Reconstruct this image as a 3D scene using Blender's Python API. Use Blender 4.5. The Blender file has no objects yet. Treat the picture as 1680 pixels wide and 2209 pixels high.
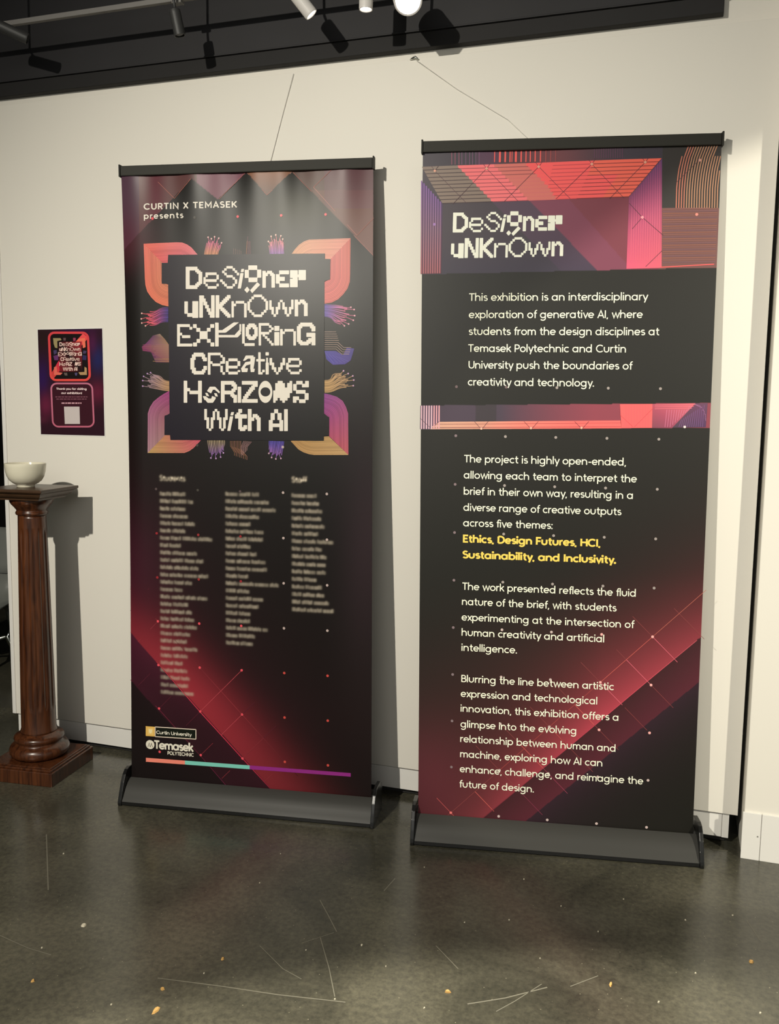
import bpy, bmesh, math, random
import numpy as np
from mathutils import Vector, Matrix
from mathutils.geometry import tessellate_polygon

SC = bpy.context.scene
COL = SC.collection
# ------------------------------------------------------------------ camera, exposure, world, lights
W, H = 1680, 2209
F_PX, PIT, ROL, YAW = 1899.3883, 0.11377, 0.01354, 0.31031
CAM = np.array([0.0, -2.8015, 1.3282])
_cy, _sy, _cp, _sp = math.cos(YAW), math.sin(YAW), math.cos(PIT), math.sin(PIT)
C_F = np.array([-_sy*_cp, _cy*_cp, -_sp])
_R = np.array([_cy, _sy, 0.0]); _U = np.cross(_R, C_F)
C_R = math.cos(ROL)*_R + math.sin(ROL)*_U
C_U = -math.sin(ROL)*_R + math.cos(ROL)*_U
cam_d = bpy.data.cameras.new('camera'); cam = bpy.data.objects.new('camera', cam_d); COL.objects.link(cam)
m = Matrix((C_R, C_U, -C_F)).transposed().to_4x4(); m.translation = Vector(CAM)
cam.matrix_world = m
cam_d.sensor_fit = 'HORIZONTAL'; cam_d.sensor_width = 36.0; cam_d.lens = F_PX/W*36.0
cam_d.clip_start = 0.05; cam_d.clip_end = 60
SC.camera = cam
SC.view_settings.view_transform = 'Standard'
SC.view_settings.look = 'None'
SC.view_settings.exposure = 0.0
SC.view_settings.gamma = 1.0
SC.view_settings.use_curve_mapping = False
wd = bpy.data.worlds.new('room_ambient'); SC.world = wd; wd.use_nodes = True
wd.node_tree.nodes['Background'].inputs[0].default_value = (0.92, 0.95, 0.86, 1)
wd.node_tree.nodes['Background'].inputs[1].default_value = 0.24

def spot(name, loc, target, power, angle, blend, color, size):
    l = bpy.data.lights.new(name, 'SPOT'); l.energy = power; l.spot_size = math.radians(angle)
    l.spot_blend = blend; l.color = color; l.shadow_soft_size = size
    o = bpy.data.objects.new(name, l); COL.objects.link(o)
    o.location = loc
    o.rotation_euler = (Vector(target)-Vector(loc)).to_track_quat('-Z', 'Y').to_euler()
    return o
def area(name, loc, target, power, sx, sy, color):
    l = bpy.data.lights.new(name, 'AREA'); l.energy = power; l.shape = 'RECTANGLE'; l.size = sx; l.size_y = sy; l.color = color
    o = bpy.data.objects.new(name, l); COL.objects.link(o); o.location = loc
    o.rotation_euler = (Vector(target)-Vector(loc)).to_track_quat('-Z', 'Y').to_euler()
    return o
# gallery spots behind the camera: the wall washer, the second spot from the right, the lamp over the banners
spot('wall_wash_spot', (-1.65, -3.8, 3.0), (-0.95, 0, 0.15), 600, 90, 1.0, (1.0, 0.945, 0.82), 0.03)
spot('side_spot', (2.8, -2.6, 2.6), (0.631, 0.0, 1.148), 480, 32.9, 0.07, (1.0, 0.94, 0.78), 0.05)
spot('floor_spot', (-0.50, -0.42, 2.42), (0.95, -4.05, 0.0), 460, 101, 0.13, (1.0, 0.95, 0.80), 0.05)
area('room_bounce', (0.3, -4.6, 2.9), (-0.6, 0, 1.0), 45, 3.0, 2.0, (1.0, 0.97, 0.9))

# ------------------------------------------------------------------ helpers
def ray(px, py):
    return C_F + C_R*(px-W/2)/F_PX - C_U*(py-H/2)/F_PX
def on_plane(px, py, o, n):
    d = ray(px, py); return CAM + d*(((o-CAM) @ n)/(d @ n))
def on_y(px, py, y): return on_plane(px, py, np.array([0, y, 0.0]), np.array([0, 1.0, 0]))
def on_z(px, py, z): return on_plane(px, py, np.array([0, 0, float(z)]), np.array([0, 0, 1.0]))

def lin(c):
    c = np.asarray(c, float)/255.0
    return np.where(c <= 0.04045, c/12.92, ((c+0.055)/1.055)**2.4)
E_PRINT = 1.02                     # light level the print colours were read under
def ink(c): return np.clip(lin(c)/E_PRINT, 0.002, 0.9)

def mat(name, color, rough=0.5, metal=0.0, spec=0.5, bump=None, vary=None, coat=0.0):
    M = bpy.data.materials.new(name); M.use_nodes = True; nt = M.node_tree; b = nt.nodes['Principled BSDF']
    b.inputs['Base Color'].default_value = (*color, 1); b.inputs['Roughness'].default_value = rough
    b.inputs['Metallic'].default_value = metal; b.inputs['Specular IOR Level'].default_value = spec
    b.inputs['Coat Weight'].default_value = coat
    if vary or bump:
        tc = nt.nodes.new('ShaderNodeTexCoord')
        nz = nt.nodes.new('ShaderNodeTexNoise'); nz.inputs['Scale'].default_value = (vary or bump)[0]; nz.inputs['Detail'].default_value = 6
        nt.links.new(tc.outputs['Object'], nz.inputs['Vector'])
    if vary:
        mx = nt.nodes.new('ShaderNodeMix'); mx.data_type = 'RGBA'
        k = vary[1]
        mx.inputs[6].default_value = (*[v*(1-k) for v in color], 1); mx.inputs[7].default_value = (*[min(1, v*(1+k)) for v in color], 1)
        nt.links.new(nz.outputs['Fac'], mx.inputs[0]); nt.links.new(mx.outputs[2], b.inputs['Base Color'])
    if bump:
        nb = nt.nodes.new('ShaderNodeTexNoise'); nb.inputs['Scale'].default_value = bump[0]
        nt.links.new(tc.outputs['Object'], nb.inputs['Vector'])
        bp = nt.nodes.new('ShaderNodeBump'); bp.inputs['Strength'].default_value = bump[1]; bp.inputs['Distance'].default_value = 0.002
        nt.links.new(nb.outputs['Fac'], bp.inputs['Height']); nt.links.new(bp.outputs['Normal'], b.inputs['Normal'])
    return M
def emis(name, color, strength):
    M = bpy.data.materials.new(name); M.use_nodes = True; b = M.node_tree.nodes['Principled BSDF']
    b.inputs['Base Color'].default_value = (*color, 1)
    b.inputs['Emission Color'].default_value = (*color, 1); b.inputs['Emission Strength'].default_value = strength
    return M
def ink_mat(name, rough=0.345, spec=0.2):
    M = bpy.data.materials.new(name); M.use_nodes = True; nt = M.node_tree; b = nt.nodes['Principled BSDF']
    a = nt.nodes.new('ShaderNodeVertexColor'); a.layer_name = 'ink'
    nt.links.new(a.outputs['Color'], b.inputs['Base Color'])
    b.inputs['Roughness'].default_value = rough; b.inputs['Specular IOR Level'].default_value = spec
    return M

def link(name, mesh, material, parent=None, smooth=False):
    o = bpy.data.objects.new(name, mesh); COL.objects.link(o)
    if material: mesh.materials.append(material)
    if parent: o.parent = parent
    if smooth:
        mesh.polygons.foreach_set('use_smooth', [True]*len(mesh.polygons))
    return o
def obj(name, verts, faces, material, parent=None, smooth=False):
    me = bpy.data.meshes.new(name); me.from_pydata([tuple(v) for v in verts], [], faces); me.update()
    return link(name, me, material, parent, smooth)
def bobj(name, bm, material, parent=None, smooth=False, bevel=0):
    if bevel:
        bmesh.ops.bevel(bm, geom=list(bm.edges), offset=bevel, segments=2, affect='EDGES', profile=0.6)
    me = bpy.data.meshes.new(name); bm.normal_update(); bm.to_mesh(me); bm.free()
    return link(name, me, material, parent, smooth)
def box_bm(x0, x1, y0, y1, z0, z1, bm=None):
    bm = bm or bmesh.new()
    vs = [bm.verts.new((x, y, z)) for x in (x0, x1) for y in (y0, y1) for z in (z0, z1)]
    for f in ((0,1,3,2), (4,6,7,5), (0,4,5,1), (2,3,7,6), (0,2,6,4), (1,5,7,3)): bm.faces.new([vs[i] for i in f])
    return bm
def lathe_bm(prof, seg=48, bm=None, rfun=None, z0=0):
    bm = bm or bmesh.new(); rings = []
    for r, z in prof:
        ring = []
        for i in range(seg):
            a = 2*math.pi*i/seg; rr = r if rfun is None else rfun(r, z, a)
            ring.append(bm.verts.new((rr*math.cos(a), rr*math.sin(a), z)))
        rings.append(ring)
    for A, B in zip(rings[:-1], rings[1:]):
        for i in range(seg): bm.faces.new((A[i], A[(i+1) % seg], B[(i+1) % seg], B[i]))
    bm.faces.new(rings[0][::-1]); bm.faces.new(rings[-1])
    return bm
def tube_bm(pts, r, seg=10, bm=None):
    bm = bm or bmesh.new(); P = [Vector(p) for p in pts]; rings = []
    up = Vector((0.123, 0.3, 1)).normalized()
    for i, p in enumerate(P):
        t = (P[min(i+1, len(P)-1)]-P[max(i-1, 0)]).normalized()
        a = t.cross(up); a = a.normalized() if a.length > 1e-4 else t.orthogonal().normalized(); b = t.cross(a)
        rr = r[i] if isinstance(r, (list, tuple)) else r
        rings.append([bm.verts.new(p+a*rr*math.cos(2*math.pi*k/seg)+b*rr*math.sin(2*math.pi*k/seg)) for k in range(seg)])
    for A, B in zip(rings[:-1], rings[1:]):
        for k in range(seg): bm.faces.new((A[k], A[(k+1) % seg], B[(k+1) % seg], B[k]))
    bm.faces.new(rings[0][::-1]); bm.faces.new(rings[-1])
    return bm
def tag(o, label, cat, group=None):
    o['label'] = label; o['category'] = cat
    if group: o['group'] = group
    return o
def thing(name, loc, label, cat, group=None, rz=0):
    o = bpy.data.objects.new(name, None); COL.objects.link(o); o.empty_display_size = 0.1
    o.location = loc; o.rotation_euler = (0, 0, rz)
    return tag(o, label, cat, group)
def struct(o): o['kind'] = 'structure'; return o

# ------------------------------------------------------------------ materials
M_white = mat('wall_paint', (0.80, 0.765, 0.69), 0.6, bump=(180, 0.05), vary=(1.6, 0.02))
M_white2 = mat('white_board', (0.80, 0.78, 0.74), 0.5)
M_black = mat('black_ceiling_paint', (0.009, 0.008, 0.008), 0.75, vary=(5, 0.25))
M_black2 = mat('charcoal_ceiling_paint', (0.016, 0.015, 0.017), 0.7, vary=(4, 0.35))
M_dark = mat('dark_room_and_gap_shade', (0.02, 0.019, 0.018), 0.9)
M_rail = mat('black_powder_coat', (0.030, 0.029, 0.024), 0.6, spec=0.2)
M_anod = mat('dark_anodised_aluminium', (0.050, 0.049, 0.045), 0.42, metal=0.0, spec=0.15, bump=(400, 0.03))
M_plate = mat('gloss_black_plastic', (0.010, 0.010, 0.010), 0.22)
M_wood = None
def wood_mat():
    M = mat('mahogany', (0.12, 0.035, 0.012), 0.28, spec=0.5, coat=0.25); nt = M.node_tree; b = nt.nodes['Principled BSDF']
    tc = nt.nodes.new('ShaderNodeTexCoord'); mp = nt.nodes.new('ShaderNodeMapping'); mp.inputs['Scale'].default_value = (18, 18, 1.6)
    nz = nt.nodes.new('ShaderNodeTexNoise'); nz.inputs['Scale'].default_value = 3.0; nz.inputs['Detail'].default_value = 8; nz.inputs['Distortion'].default_value = 1.2
    cr = nt.nodes.new('ShaderNodeValToRGB')
    cr.color_ramp.elements[0].position = 0.3; cr.color_ramp.elements[0].color = (0.026, 0.008, 0.004, 1)
    cr.color_ramp.elements[1].position = 0.72; cr.color_ramp.elements[1].color = (0.115, 0.036, 0.012, 1)
    nt.links.new(tc.outputs['Object'], mp.inputs[0]); nt.links.new(mp.outputs[0], nz.inputs['Vector'])
    nt.links.new(nz.outputs['Fac'], cr.inputs[0]); nt.links.new(cr.outputs[0], b.inputs['Base Color'])
    return M
M_wood = wood_mat()
M_cap = mat('dark_stained_wood', (0.055, 0.028, 0.014), 0.33, vary=(20, 0.35))
M_bowl = mat('glazed_cream_ceramic', (0.72, 0.68, 0.54), 0.12, spec=0.6)
M_steel = mat('chrome_tube', (0.75, 0.77, 0.72), 0.12, metal=1.0)
M_shell = mat('grey_plastic_shell', (0.20, 0.21, 0.19), 0.45)
M_lampw = mat('white_lamp_enamel', (0.72, 0.69, 0.66), 0.45)
M_lampb = mat('black_lamp_enamel', (0.035, 0.035, 0.035), 0.5)
M_track = mat('grey_track', (0.20, 0.19, 0.18), 0.5)
M_glow = emis('lamp_lens_lit', (1.0, 0.95, 0.8), 60)
M_glow2 = emis('lamp_lens_soft', (1.0, 0.96, 0.9), 2.2)
M_wire = mat('nylon_hanging_line', (0.60, 0.58, 0.53), 0.4)
M_ink = ink_mat('banner_ink')
M_ink2 = ink_mat('satin_banner_ink', 0.46, 0.38)
M_letter = mat('cream_print', tuple(np.clip(lin((232, 226, 212))/E_PRINT, 0, 0.85)), 0.45, spec=0.3)
M_yellow = mat('amber_print', tuple(np.clip(lin((250, 200, 92))/E_PRINT, 0, 0.85)), 0.45, spec=0.3)

def floor_mat():
    M = bpy.data.materials.new('polished_concrete'); M.use_nodes = True; nt = M.node_tree; b = nt.nodes['Principled BSDF']; N = nt.nodes.new; Lk = nt.links.new
    tc = N('ShaderNodeTexCoord')
    n1 = N('ShaderNodeTexNoise'); n1.inputs['Scale'].default_value = 2.2; n1.inputs['Detail'].default_value = 7; n1.inputs['Roughness'].default_value = 0.62; n1.inputs['Distortion'].default_value = 0.6
    n2 = N('ShaderNodeTexNoise'); n2.inputs['Scale'].default_value = 70; n2.inputs['Detail'].default_value = 5; n2.inputs['Roughness'].default_value = 0.7
    v = N('ShaderNodeTexVoronoi'); v.inputs['Scale'].default_value = 38; v.inputs['Randomness'].default_value = 1
    for x in (n1, n2, v): Lk(tc.outputs['Object'], x.inputs['Vector'])
    r1 = N('ShaderNodeValToRGB'); e = r1.color_ramp.elements
    e[0].position = 0.32; e[0].color = (0.036, 0.035, 0.026, 1); e[1].position = 0.72; e[1].color = (0.112, 0.105, 0.077, 1)
    Lk(n1.outputs['Fac'], r1.inputs[0])
    r2 = N('ShaderNodeValToRGB'); e = r2.color_ramp.elements
    e[0].position = 0.36; e[0].color = (0.62, 0.62, 0.62, 1); e[1].position = 0.66; e[1].color = (1.25, 1.22, 1.15, 1)
    Lk(n2.outputs['Fac'], r2.inputs[0])
    mx = N('ShaderNodeMix'); mx.data_type = 'RGBA'; mx.blend_type = 'MULTIPLY'; mx.inputs[0].default_value = 0.8
    Lk(r1.outputs[0], mx.inputs[6]); Lk(r2.outputs[0], mx.inputs[7])
    r3 = N('ShaderNodeValToRGB'); e = r3.color_ramp.elements
    e[0].position = 0.035; e[0].color = (1, 1, 1, 1); e[1].position = 0.06; e[1].color = (0, 0, 0, 1)
    Lk(v.outputs['Distance'], r3.inputs[0])
    mx2 = N('ShaderNodeMix'); mx2.data_type = 'RGBA'; mx2.inputs[7].default_value = (0.30, 0.27, 0.19, 1)
    ml = N('ShaderNodeMath'); ml.operation = 'MULTIPLY'; ml.inputs[1].default_value = 0.7
    Lk(r3.outputs[0], ml.inputs[0]); Lk(ml.outputs[0], mx2.inputs[0]); Lk(mx.outputs[2], mx2.inputs[6])
    Lk(mx2.outputs[2], b.inputs['Base Color'])
    rr = N('ShaderNodeMapRange'); rr.inputs['To Min'].default_value = 0.13; rr.inputs['To Max'].default_value = 0.30
    Lk(n1.outputs['Fac'], rr.inputs['Value']); Lk(rr.outputs[0], b.inputs['Roughness'])
    b.inputs['Specular IOR Level'].default_value = 0.55
    bp = N('ShaderNodeBump'); bp.inputs['Strength'].default_value = 0.06; bp.inputs['Distance'].default_value = 0.002
    Lk(n2.outputs['Fac'], bp.inputs['Height']); Lk(bp.outputs['Normal'], b.inputs['Normal'])
    return M
M_floor = floor_mat()

# ------------------------------------------------------------------ setting
fl = struct(bobj('floor', box_bm(-6, 3, -6.5, 3.5, -0.1, 0.0), M_floor))
XL, XR = -2.4756, 0.2424
wb = struct(bobj('wall_back', box_bm(XL+0.017, XR, 0.0, 0.028, 0.1037, 2.4344), M_white, bevel=0.0012))
struct(bobj('trim_1', box_bm(XL, XL+0.0165, -0.003, 0.028, 0.1037, 2.4344), M_white2, bevel=0.002))
struct(bobj('baseboard_back', box_bm(-2.459, 0.1985, 0.010, 0.026, 0.0235, 0.0985), M_white2, bevel=0.001))
struct(bobj('baseboard_corner', box_bm(0.1995, 0.2195, 0.011, 0.026, 0.0215, 0.0985), M_white2, bevel=0.001))
struct(bobj('gap_shade_strip', box_bm(-2.45, 0.21, 0.030, 0.060, 0.004, 0.103), M_dark))  # added dark strip, stands in for the shadow in the gap under the skirting
struct(bobj('wall_header', box_bm(-4.2, 2.0, 0.036, 0.30, 2.395, 3.1), M_white))
struct(bobj('ceiling_beam', box_bm(-4.2, 0.0776, 0.004, 0.035, 2.4675, 2.514), M_black, bevel=0.002))
struct(bobj('trim_3', box_bm(-4.2, 0.0790, -0.004, 0.035, 2.5145, 2.5195), M_black2, bevel=0.0015))
struct(bobj('wall_upper', box_bm(-4.2, 0.0800, 0.003, 0.035, 2.520, 3.1), M_black2))
struct(bobj('ceiling', box_bm(-6, 3, -6.5, 3.5, 3.1, 3.2), M_black))
# right hand wall standing a little forward of the back wall
struct(bobj('wall_right', box_bm(0.2555, 1.6, -0.058, 0.9, 0.0, 3.1), M_white, bevel=0.002))
struct(bobj('baseboard_right', box_bm(0.2515, 0.3035, -0.064, -0.0585, 0.0, 0.1455), M_white2, bevel=0.0008))
struct(bobj('baseboard_right_return', box_bm(0.3050, 1.6, -0.064, -0.0585, 0.0, 0.1455), M_white2, bevel=0.0008))
# the dark room beyond the left end of the back wall
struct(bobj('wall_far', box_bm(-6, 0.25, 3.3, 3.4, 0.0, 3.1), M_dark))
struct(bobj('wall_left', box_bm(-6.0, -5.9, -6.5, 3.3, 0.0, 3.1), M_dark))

# ------------------------------------------------------------------ stroke lettering (geometric sans)
def arc(cx, cy, rx, ry, a0, a1, n=None):
    n = n or max(6, int(abs(a1-a0)/15))
    return [(cx+rx*math.cos(math.radians(a0+(a1-a0)*i/n)), cy+ry*math.sin(math.radians(a0+(a1-a0)*i/n))) for i in range(n+1)]
def circ(cx, cy, r=0.21): return arc(cx, cy, r, r, 0, 360, 26)
def dot(x, y): return ('dot', x, y)
G = {
 'a': (.60, [circ(.25,.25), [(.46,0),(.46,.5)]]),
 'b': (.58, [[(.06,0),(.06,.74)], circ(.27,.25)]),
 'c': (.47, [arc(.25,.25,.21,.21,48,312)]),
 'd': (.60, [circ(.25,.25), [(.46,0),(.46,.74)]]),
 'e': (.54, [[(.05,.25),(.46,.25)], arc(.25,.25,.21,.21,0,318)]),
 'f': (.30, [[(.13,0),(.13,.56)]+arc(.27,.56,.14,.15,180,80), [(.02,.46),(.28,.46)]]),
 'g': (.60, [circ(.25,.25), [(.46,.5),(.46,-.03)]+arc(.25,-.03,.21,.17,0,-150)]),
 'h': (.56, [[(.06,0),(.06,.74)], arc(.25,.27,.19,.19,180,0)+[(.44,0)]]),
 'i': (.18, [[(.06,0),(.06,.5)], dot(.06,.66)]),
 'j': (.22, [[(.1,.5),(.1,-.06)]+arc(.0,-.06,.1,.13,0,-80), dot(.1,.66)]),
 'k': (.44, [[(.06,0),(.06,.74)], [(.37,.5),(.09,.22)], [(.17,.29),(.40,0)]]),
 'l': (.18, [[(.06,0),(.06,.74)]]),
 'm': (.80, [[(.06,0),(.06,.5)], arc(.22,.30,.155,.16,180,0)+[(.375,0)], arc(.53,.30,.155,.16,180,0)+[(.685,0)]]),
 'n': (.56, [[(.06,0),(.06,.5)], arc(.25,.27,.19,.19,180,0)+[(.44,0)]]),
 'o': (.56, [circ(.26,.25)]),
 'p': (.58, [[(.06,-.22),(.06,.5)], circ(.27,.25)]),
 'r': (.33, [[(.06,0),(.06,.5)], arc(.24,.28,.18,.18,180,75)]),
 's': (.40, [arc(.19,.36,.13,.10,35,270)+arc(.19,.15,.145,.11,90,-145)]),
 't': (.35, [[(.14,.66),(.14,.17)]+arc(.26,.17,.12,.13,180,290), [(.02,.46),(.30,.46)]]),
 'u': (.56, [[(.06,.5),(.06,.23)]+arc(.25,.23,.19,.19,180,360)+[(.44,.5)]]),
 'v': (.44, [[(.03,.5),(.22,.02),(.41,.5)]]),
 'w': (.68, [[(.03,.5),(.185,.02),(.335,.48),(.485,.02),(.64,.5)]]),
 'x': (.42, [[(.03,.5),(.38,0)], [(.38,.5),(.03,0)]]),
 'y': (.44, [[(.03,.5),(.22,.03)], [(.41,.5),(.15,-.2)]]),
 'z': (.42, [[(.04,.46),(.36,.46),(.04,.04),(.38,.04)]]),
 ',': (.18, [[(.08,.05),(.03,-.11)]]), '.': (.18, [dot(.06,.045)]), ':': (.18, [dot(.06,.045), dot(.06,.42)]),
 '-': (.34, [[(.04,.25),(.28,.25)]]), '!': (.18, [[(.06,.2),(.06,.7)], dot(.06,.045)]),
 'T': (.53, [[(.02,.66),(.5,.66)], [(.26,.66),(.26,0)]]),
 'A': (.58, [[(.03,0),(.285,.68),(.54,0)], [(.12,.22),(.45,.22)]]),
 'I': (.20, [[(.08,0),(.08,.7)]]),
 'P': (.49, [[(.07,0),(.07,.7)], [(.07,.66)]+arc(.25,.48,.18,.18,90,-90)+[(.07,.30)]]),
 'C': (.66, [arc(.36,.35,.31,.31,45,315)]),
 'U': (.60, [[(.07,.7),(.07,.26)]+arc(.29,.26,.22,.22,180,360)+[(.51,.7)]]),
 'B': (.52, [[(.07,0),(.07,.7)], [(.07,.66)]+arc(.25,.515,.145,.145,90,-90)+[(.07,.37)], [(.07,.37)]+arc(.28,.205,.165,.165,90,-90)+[(.07,.04)]]),
 'E': (.48, [[(.43,.66),(.07,.66),(.07,.04),(.43,.04)], [(.07,.36),(.38,.36)]]),
 'F': (.45, [[(.43,.66),(.07,.66),(.07,0)], [(.07,.34),(.38,.34)]]),
 'D': (.64, [[(.07,.66),(.07,.04)], [(.07,.66)]+arc(.25,.35,.30,.31,90,-90)+[(.07,.04)]]),
 'H': (.62, [[(.07,0),(.07,.7)], [(.53,0),(.53,.7)], [(.07,.36),(.53,.36)]]),
 'S': (.50, [arc(.24,.515,.165,.145,32,270)+arc(.24,.20,.19,.165,90,-150)]),
 'K': (.55, [[(.07,0),(.07,.7)], [(.48,.7),(.10,.30)], [(.20,.40),(.50,0)]]),
 'L': (.44, [[(.07,.7),(.07,.04),(.42,.04)]]),
 'M': (.74, [[(.07,0),(.07,.68),(.35,.2),(.63,.68),(.63,0)]]),
 'N': (.64, [[(.07,0),(.07,.68),(.53,.02),(.53,.7)]]),
 'O': (.74, [arc(.36,.35,.31,.31,0,360,30)]),
 'R': (.52, [[(.07,0),(.07,.7)], [(.07,.66)]+arc(.26,.49,.17,.17,90,-90)+[(.07,.32)], [(.26,.32),(.45,0)]]),
 'X': (.54, [[(.03,.7),(.48,0)], [(.48,.7),(.03,0)]]),
 'Y': (.54, [[(.03,.7),(.26,.32),(.26,0)], [(.49,.7),(.26,.32)]]),
 'Q': (.74, [arc(.36,.35,.31,.31,0,360,30), [(.42,.18),(.66,-.04)]]),
 ' ': (.26, []),
}
def thick(poly, h):
    """quads of a stroke of half width h along a polyline"""
    P = [np.array(p, float) for p in poly]
    P = [p for i, p in enumerate(P) if i == 0 or np.linalg.norm(p-P[i-1]) > 1e-6]
    closed = np.linalg.norm(P[0]-P[-1]) < 1e-4 and len(P) > 4
    if closed: P = P[:-1]
    n = len(P); Ls, Rs = [], []
    for i in range(n):
        a = P[i-1] if (closed or i > 0) else None
        c = P[(i+1) % n] if (closed or i < n-1) else None
        d0 = (P[i]-a)/np.linalg.norm(P[i]-a) if a is not None else None
        d1 = (c-P[i])/np.linalg.norm(c-P[i]) if c is not None else None
        if d0 is None: d0 = d1
        if d1 is None: d1 = d0
        n0 = np.array([-d0[1], d0[0]]); n1 = np.array([-d1[1], d1[0]])
        mm = n0+n1; mm = mm/max(np.linalg.norm(mm), 1e-6); s = h/max(0.45, mm @ n1)
        Ls.append(P[i]+mm*s); Rs.append(P[i]-mm*s)
    q = []
    for i in range(n if closed else n-1):
        j = (i+1) % n; q.append([Ls[i], Rs[i], Rs[j], Ls[j]])
    return q
def text_polys(s, weight=0.085, track=0.0):
    """polygons of a line of text in em units, and its width"""
    out = []; x = 0.0; first = None
    for ch in s:
        adv, strokes = G[ch]
        for st in strokes:
            if st[0] == 'dot':
                r = weight*0.66; out.append([np.array([x+st[1]+r*math.cos(t*math.pi/5), st[2]+r*math.sin(t*math.pi/5)]) for t in range(10)])
            else:
                out += [[p+np.array([x, 0]) for p in q] for q in thick(st, weight/2)]
        x += adv+track
    if out:
        allp = np.concatenate([np.array(p) for p in out]); x0, x1 = allp[:, 0].min(), allp[:, 0].max()
    else: x0, x1 = 0, x
    return out, x0, x1

# ------------------------------------------------------------------ printed sheets: everything printed is laid out in metres (u,v) on the sheet
class Sheet:
    def __init__(s, O, U, V, N, disp=None):
        s.O, s.U, s.V, s.N = [np.array(t, float) for t in (O, U, V, N)]; s.disp = disp
        g = np.array([[s.U @ s.U, s.U @ s.V], [s.U @ s.V, s.V @ s.V]]); s.inv = np.linalg.inv(g)
    def uv(s, px, py):
        p = on_plane(px, py, s.O, s.N)-s.O; return s.inv @ np.array([p @ s.U, p @ s.V])
    def pt(s, u, v, off=0.0):
        d = s.disp(u, v) if s.disp else 0.0
        return s.O+np.multiply.outer(u, s.U)+np.multiply.outer(v, s.V)+np.multiply.outer(d+off, s.N)
    def px(s, u, v):
        P = s.O+np.multiply.outer(u, s.U)+np.multiply.outer(v, s.V)-CAM
        z = P @ C_F; return W/2+F_PX*(P @ C_R)/z, H/2-F_PX*(P @ C_U)/z
class Ink:
    """collects flat printed polygons with a colour per corner"""
    def __init__(s, sheet, mat=None): s.mat = mat; s.sh = sheet; s.v = []; s.f = []; s.c = []
    def uvpoly(s, P, col, off=0.0006):
        b = len(s.v)
        for i, p in enumerate(P):
            s.v.append(s.sh.pt(p[0], p[1], off)); s.c.append(col[i] if isinstance(col, list) else col)
        if len(P) <= 4: s.f.append(tuple(range(b, b+len(P))))
        else:
            for t in tessellate_polygon([[Vector((p[0], p[1], 0)) for p in P]]): s.f.append(tuple(b+i for i in t))
    def poly(s, P, col, off=0.0006): s.uvpoly([s.sh.uv(*p) for p in P], col, off)
    def line(s, P, w, col, off=0.0008):
        """polyline in reference points, width w in metres"""
        Q = [s.sh.uv(*p) for p in P]; s.uvline(Q, w, col, off)
    def uvline(s, Q, w, col, off=0.0008):
        for i, q in enumerate(thick(Q, w/2)):
            if isinstance(col, list): k0, k1 = col[min(i, len(col)-1)], col[min(i+1, len(col)-1)]; s.uvpoly(q, [k0, k0, k1, k1], off)
            else: s.uvpoly(q, col, off)
    def dot(s, px, py, r, col, off=0.0009, n=10):
        c = s.sh.uv(px, py); s.uvpoly([c+r*np.array([math.cos(2*math.pi*k/n), math.sin(2*math.pi*k/n)]) for k in range(n)], col, off)
    def build(s, name, parent, material=None):
        material = material or s.mat
        me = bpy.data.meshes.new(name); inv = parent.matrix_world.inverted() if parent else Matrix()
        me.from_pydata([tuple(p) for p in s.v], [], s.f)
        bm = bmesh.new(); bm.from_mesh(me)
        N = Vector(s.sh.N)
        bm.normal_update()
        for f in bm.faces:
            if f.normal.dot(N) < 0: f.normal_flip()
        bm.to_mesh(me); bm.free()
        at = me.color_attributes.new('ink', 'FLOAT_COLOR', 'POINT')
        at.data.foreach_set('color', np.array([[*c[:3], 1.0] for c in s.c], np.float32).ravel())
        o = link(name, me, material or M_ink)
        if parent: o.parent = parent; o.matrix_parent_inverse = inv
        return o
def text_line(ink, s, x0, y0, x1, cap, col, weight=0.085, track=0.0, off=0.0009):
    """text whose baseline starts at (x0,y0) and runs to x1 level on the sheet; cap height given in metres"""
    sh = ink.sh; P, a, b = text_polys(s, weight, track)
    A = sh.uv(x0, y0)
    lo, hi = A[0], A[0]+1.2
    for _ in range(40):                                       # width on the sheet that ends at x1
        md = (lo+hi)/2
        if sh.px(md, A[1])[0] < x1: lo = md
        else: hi = md
    kx = (lo-A[0])/(b-a); ky = cap/0.70
    for k, p in enumerate(P): ink.uvpoly([np.array([A[0]+(q[0]-a)*kx, A[1]+q[1]*ky]) for q in p], col, off+0.00001*(k % 40))

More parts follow.
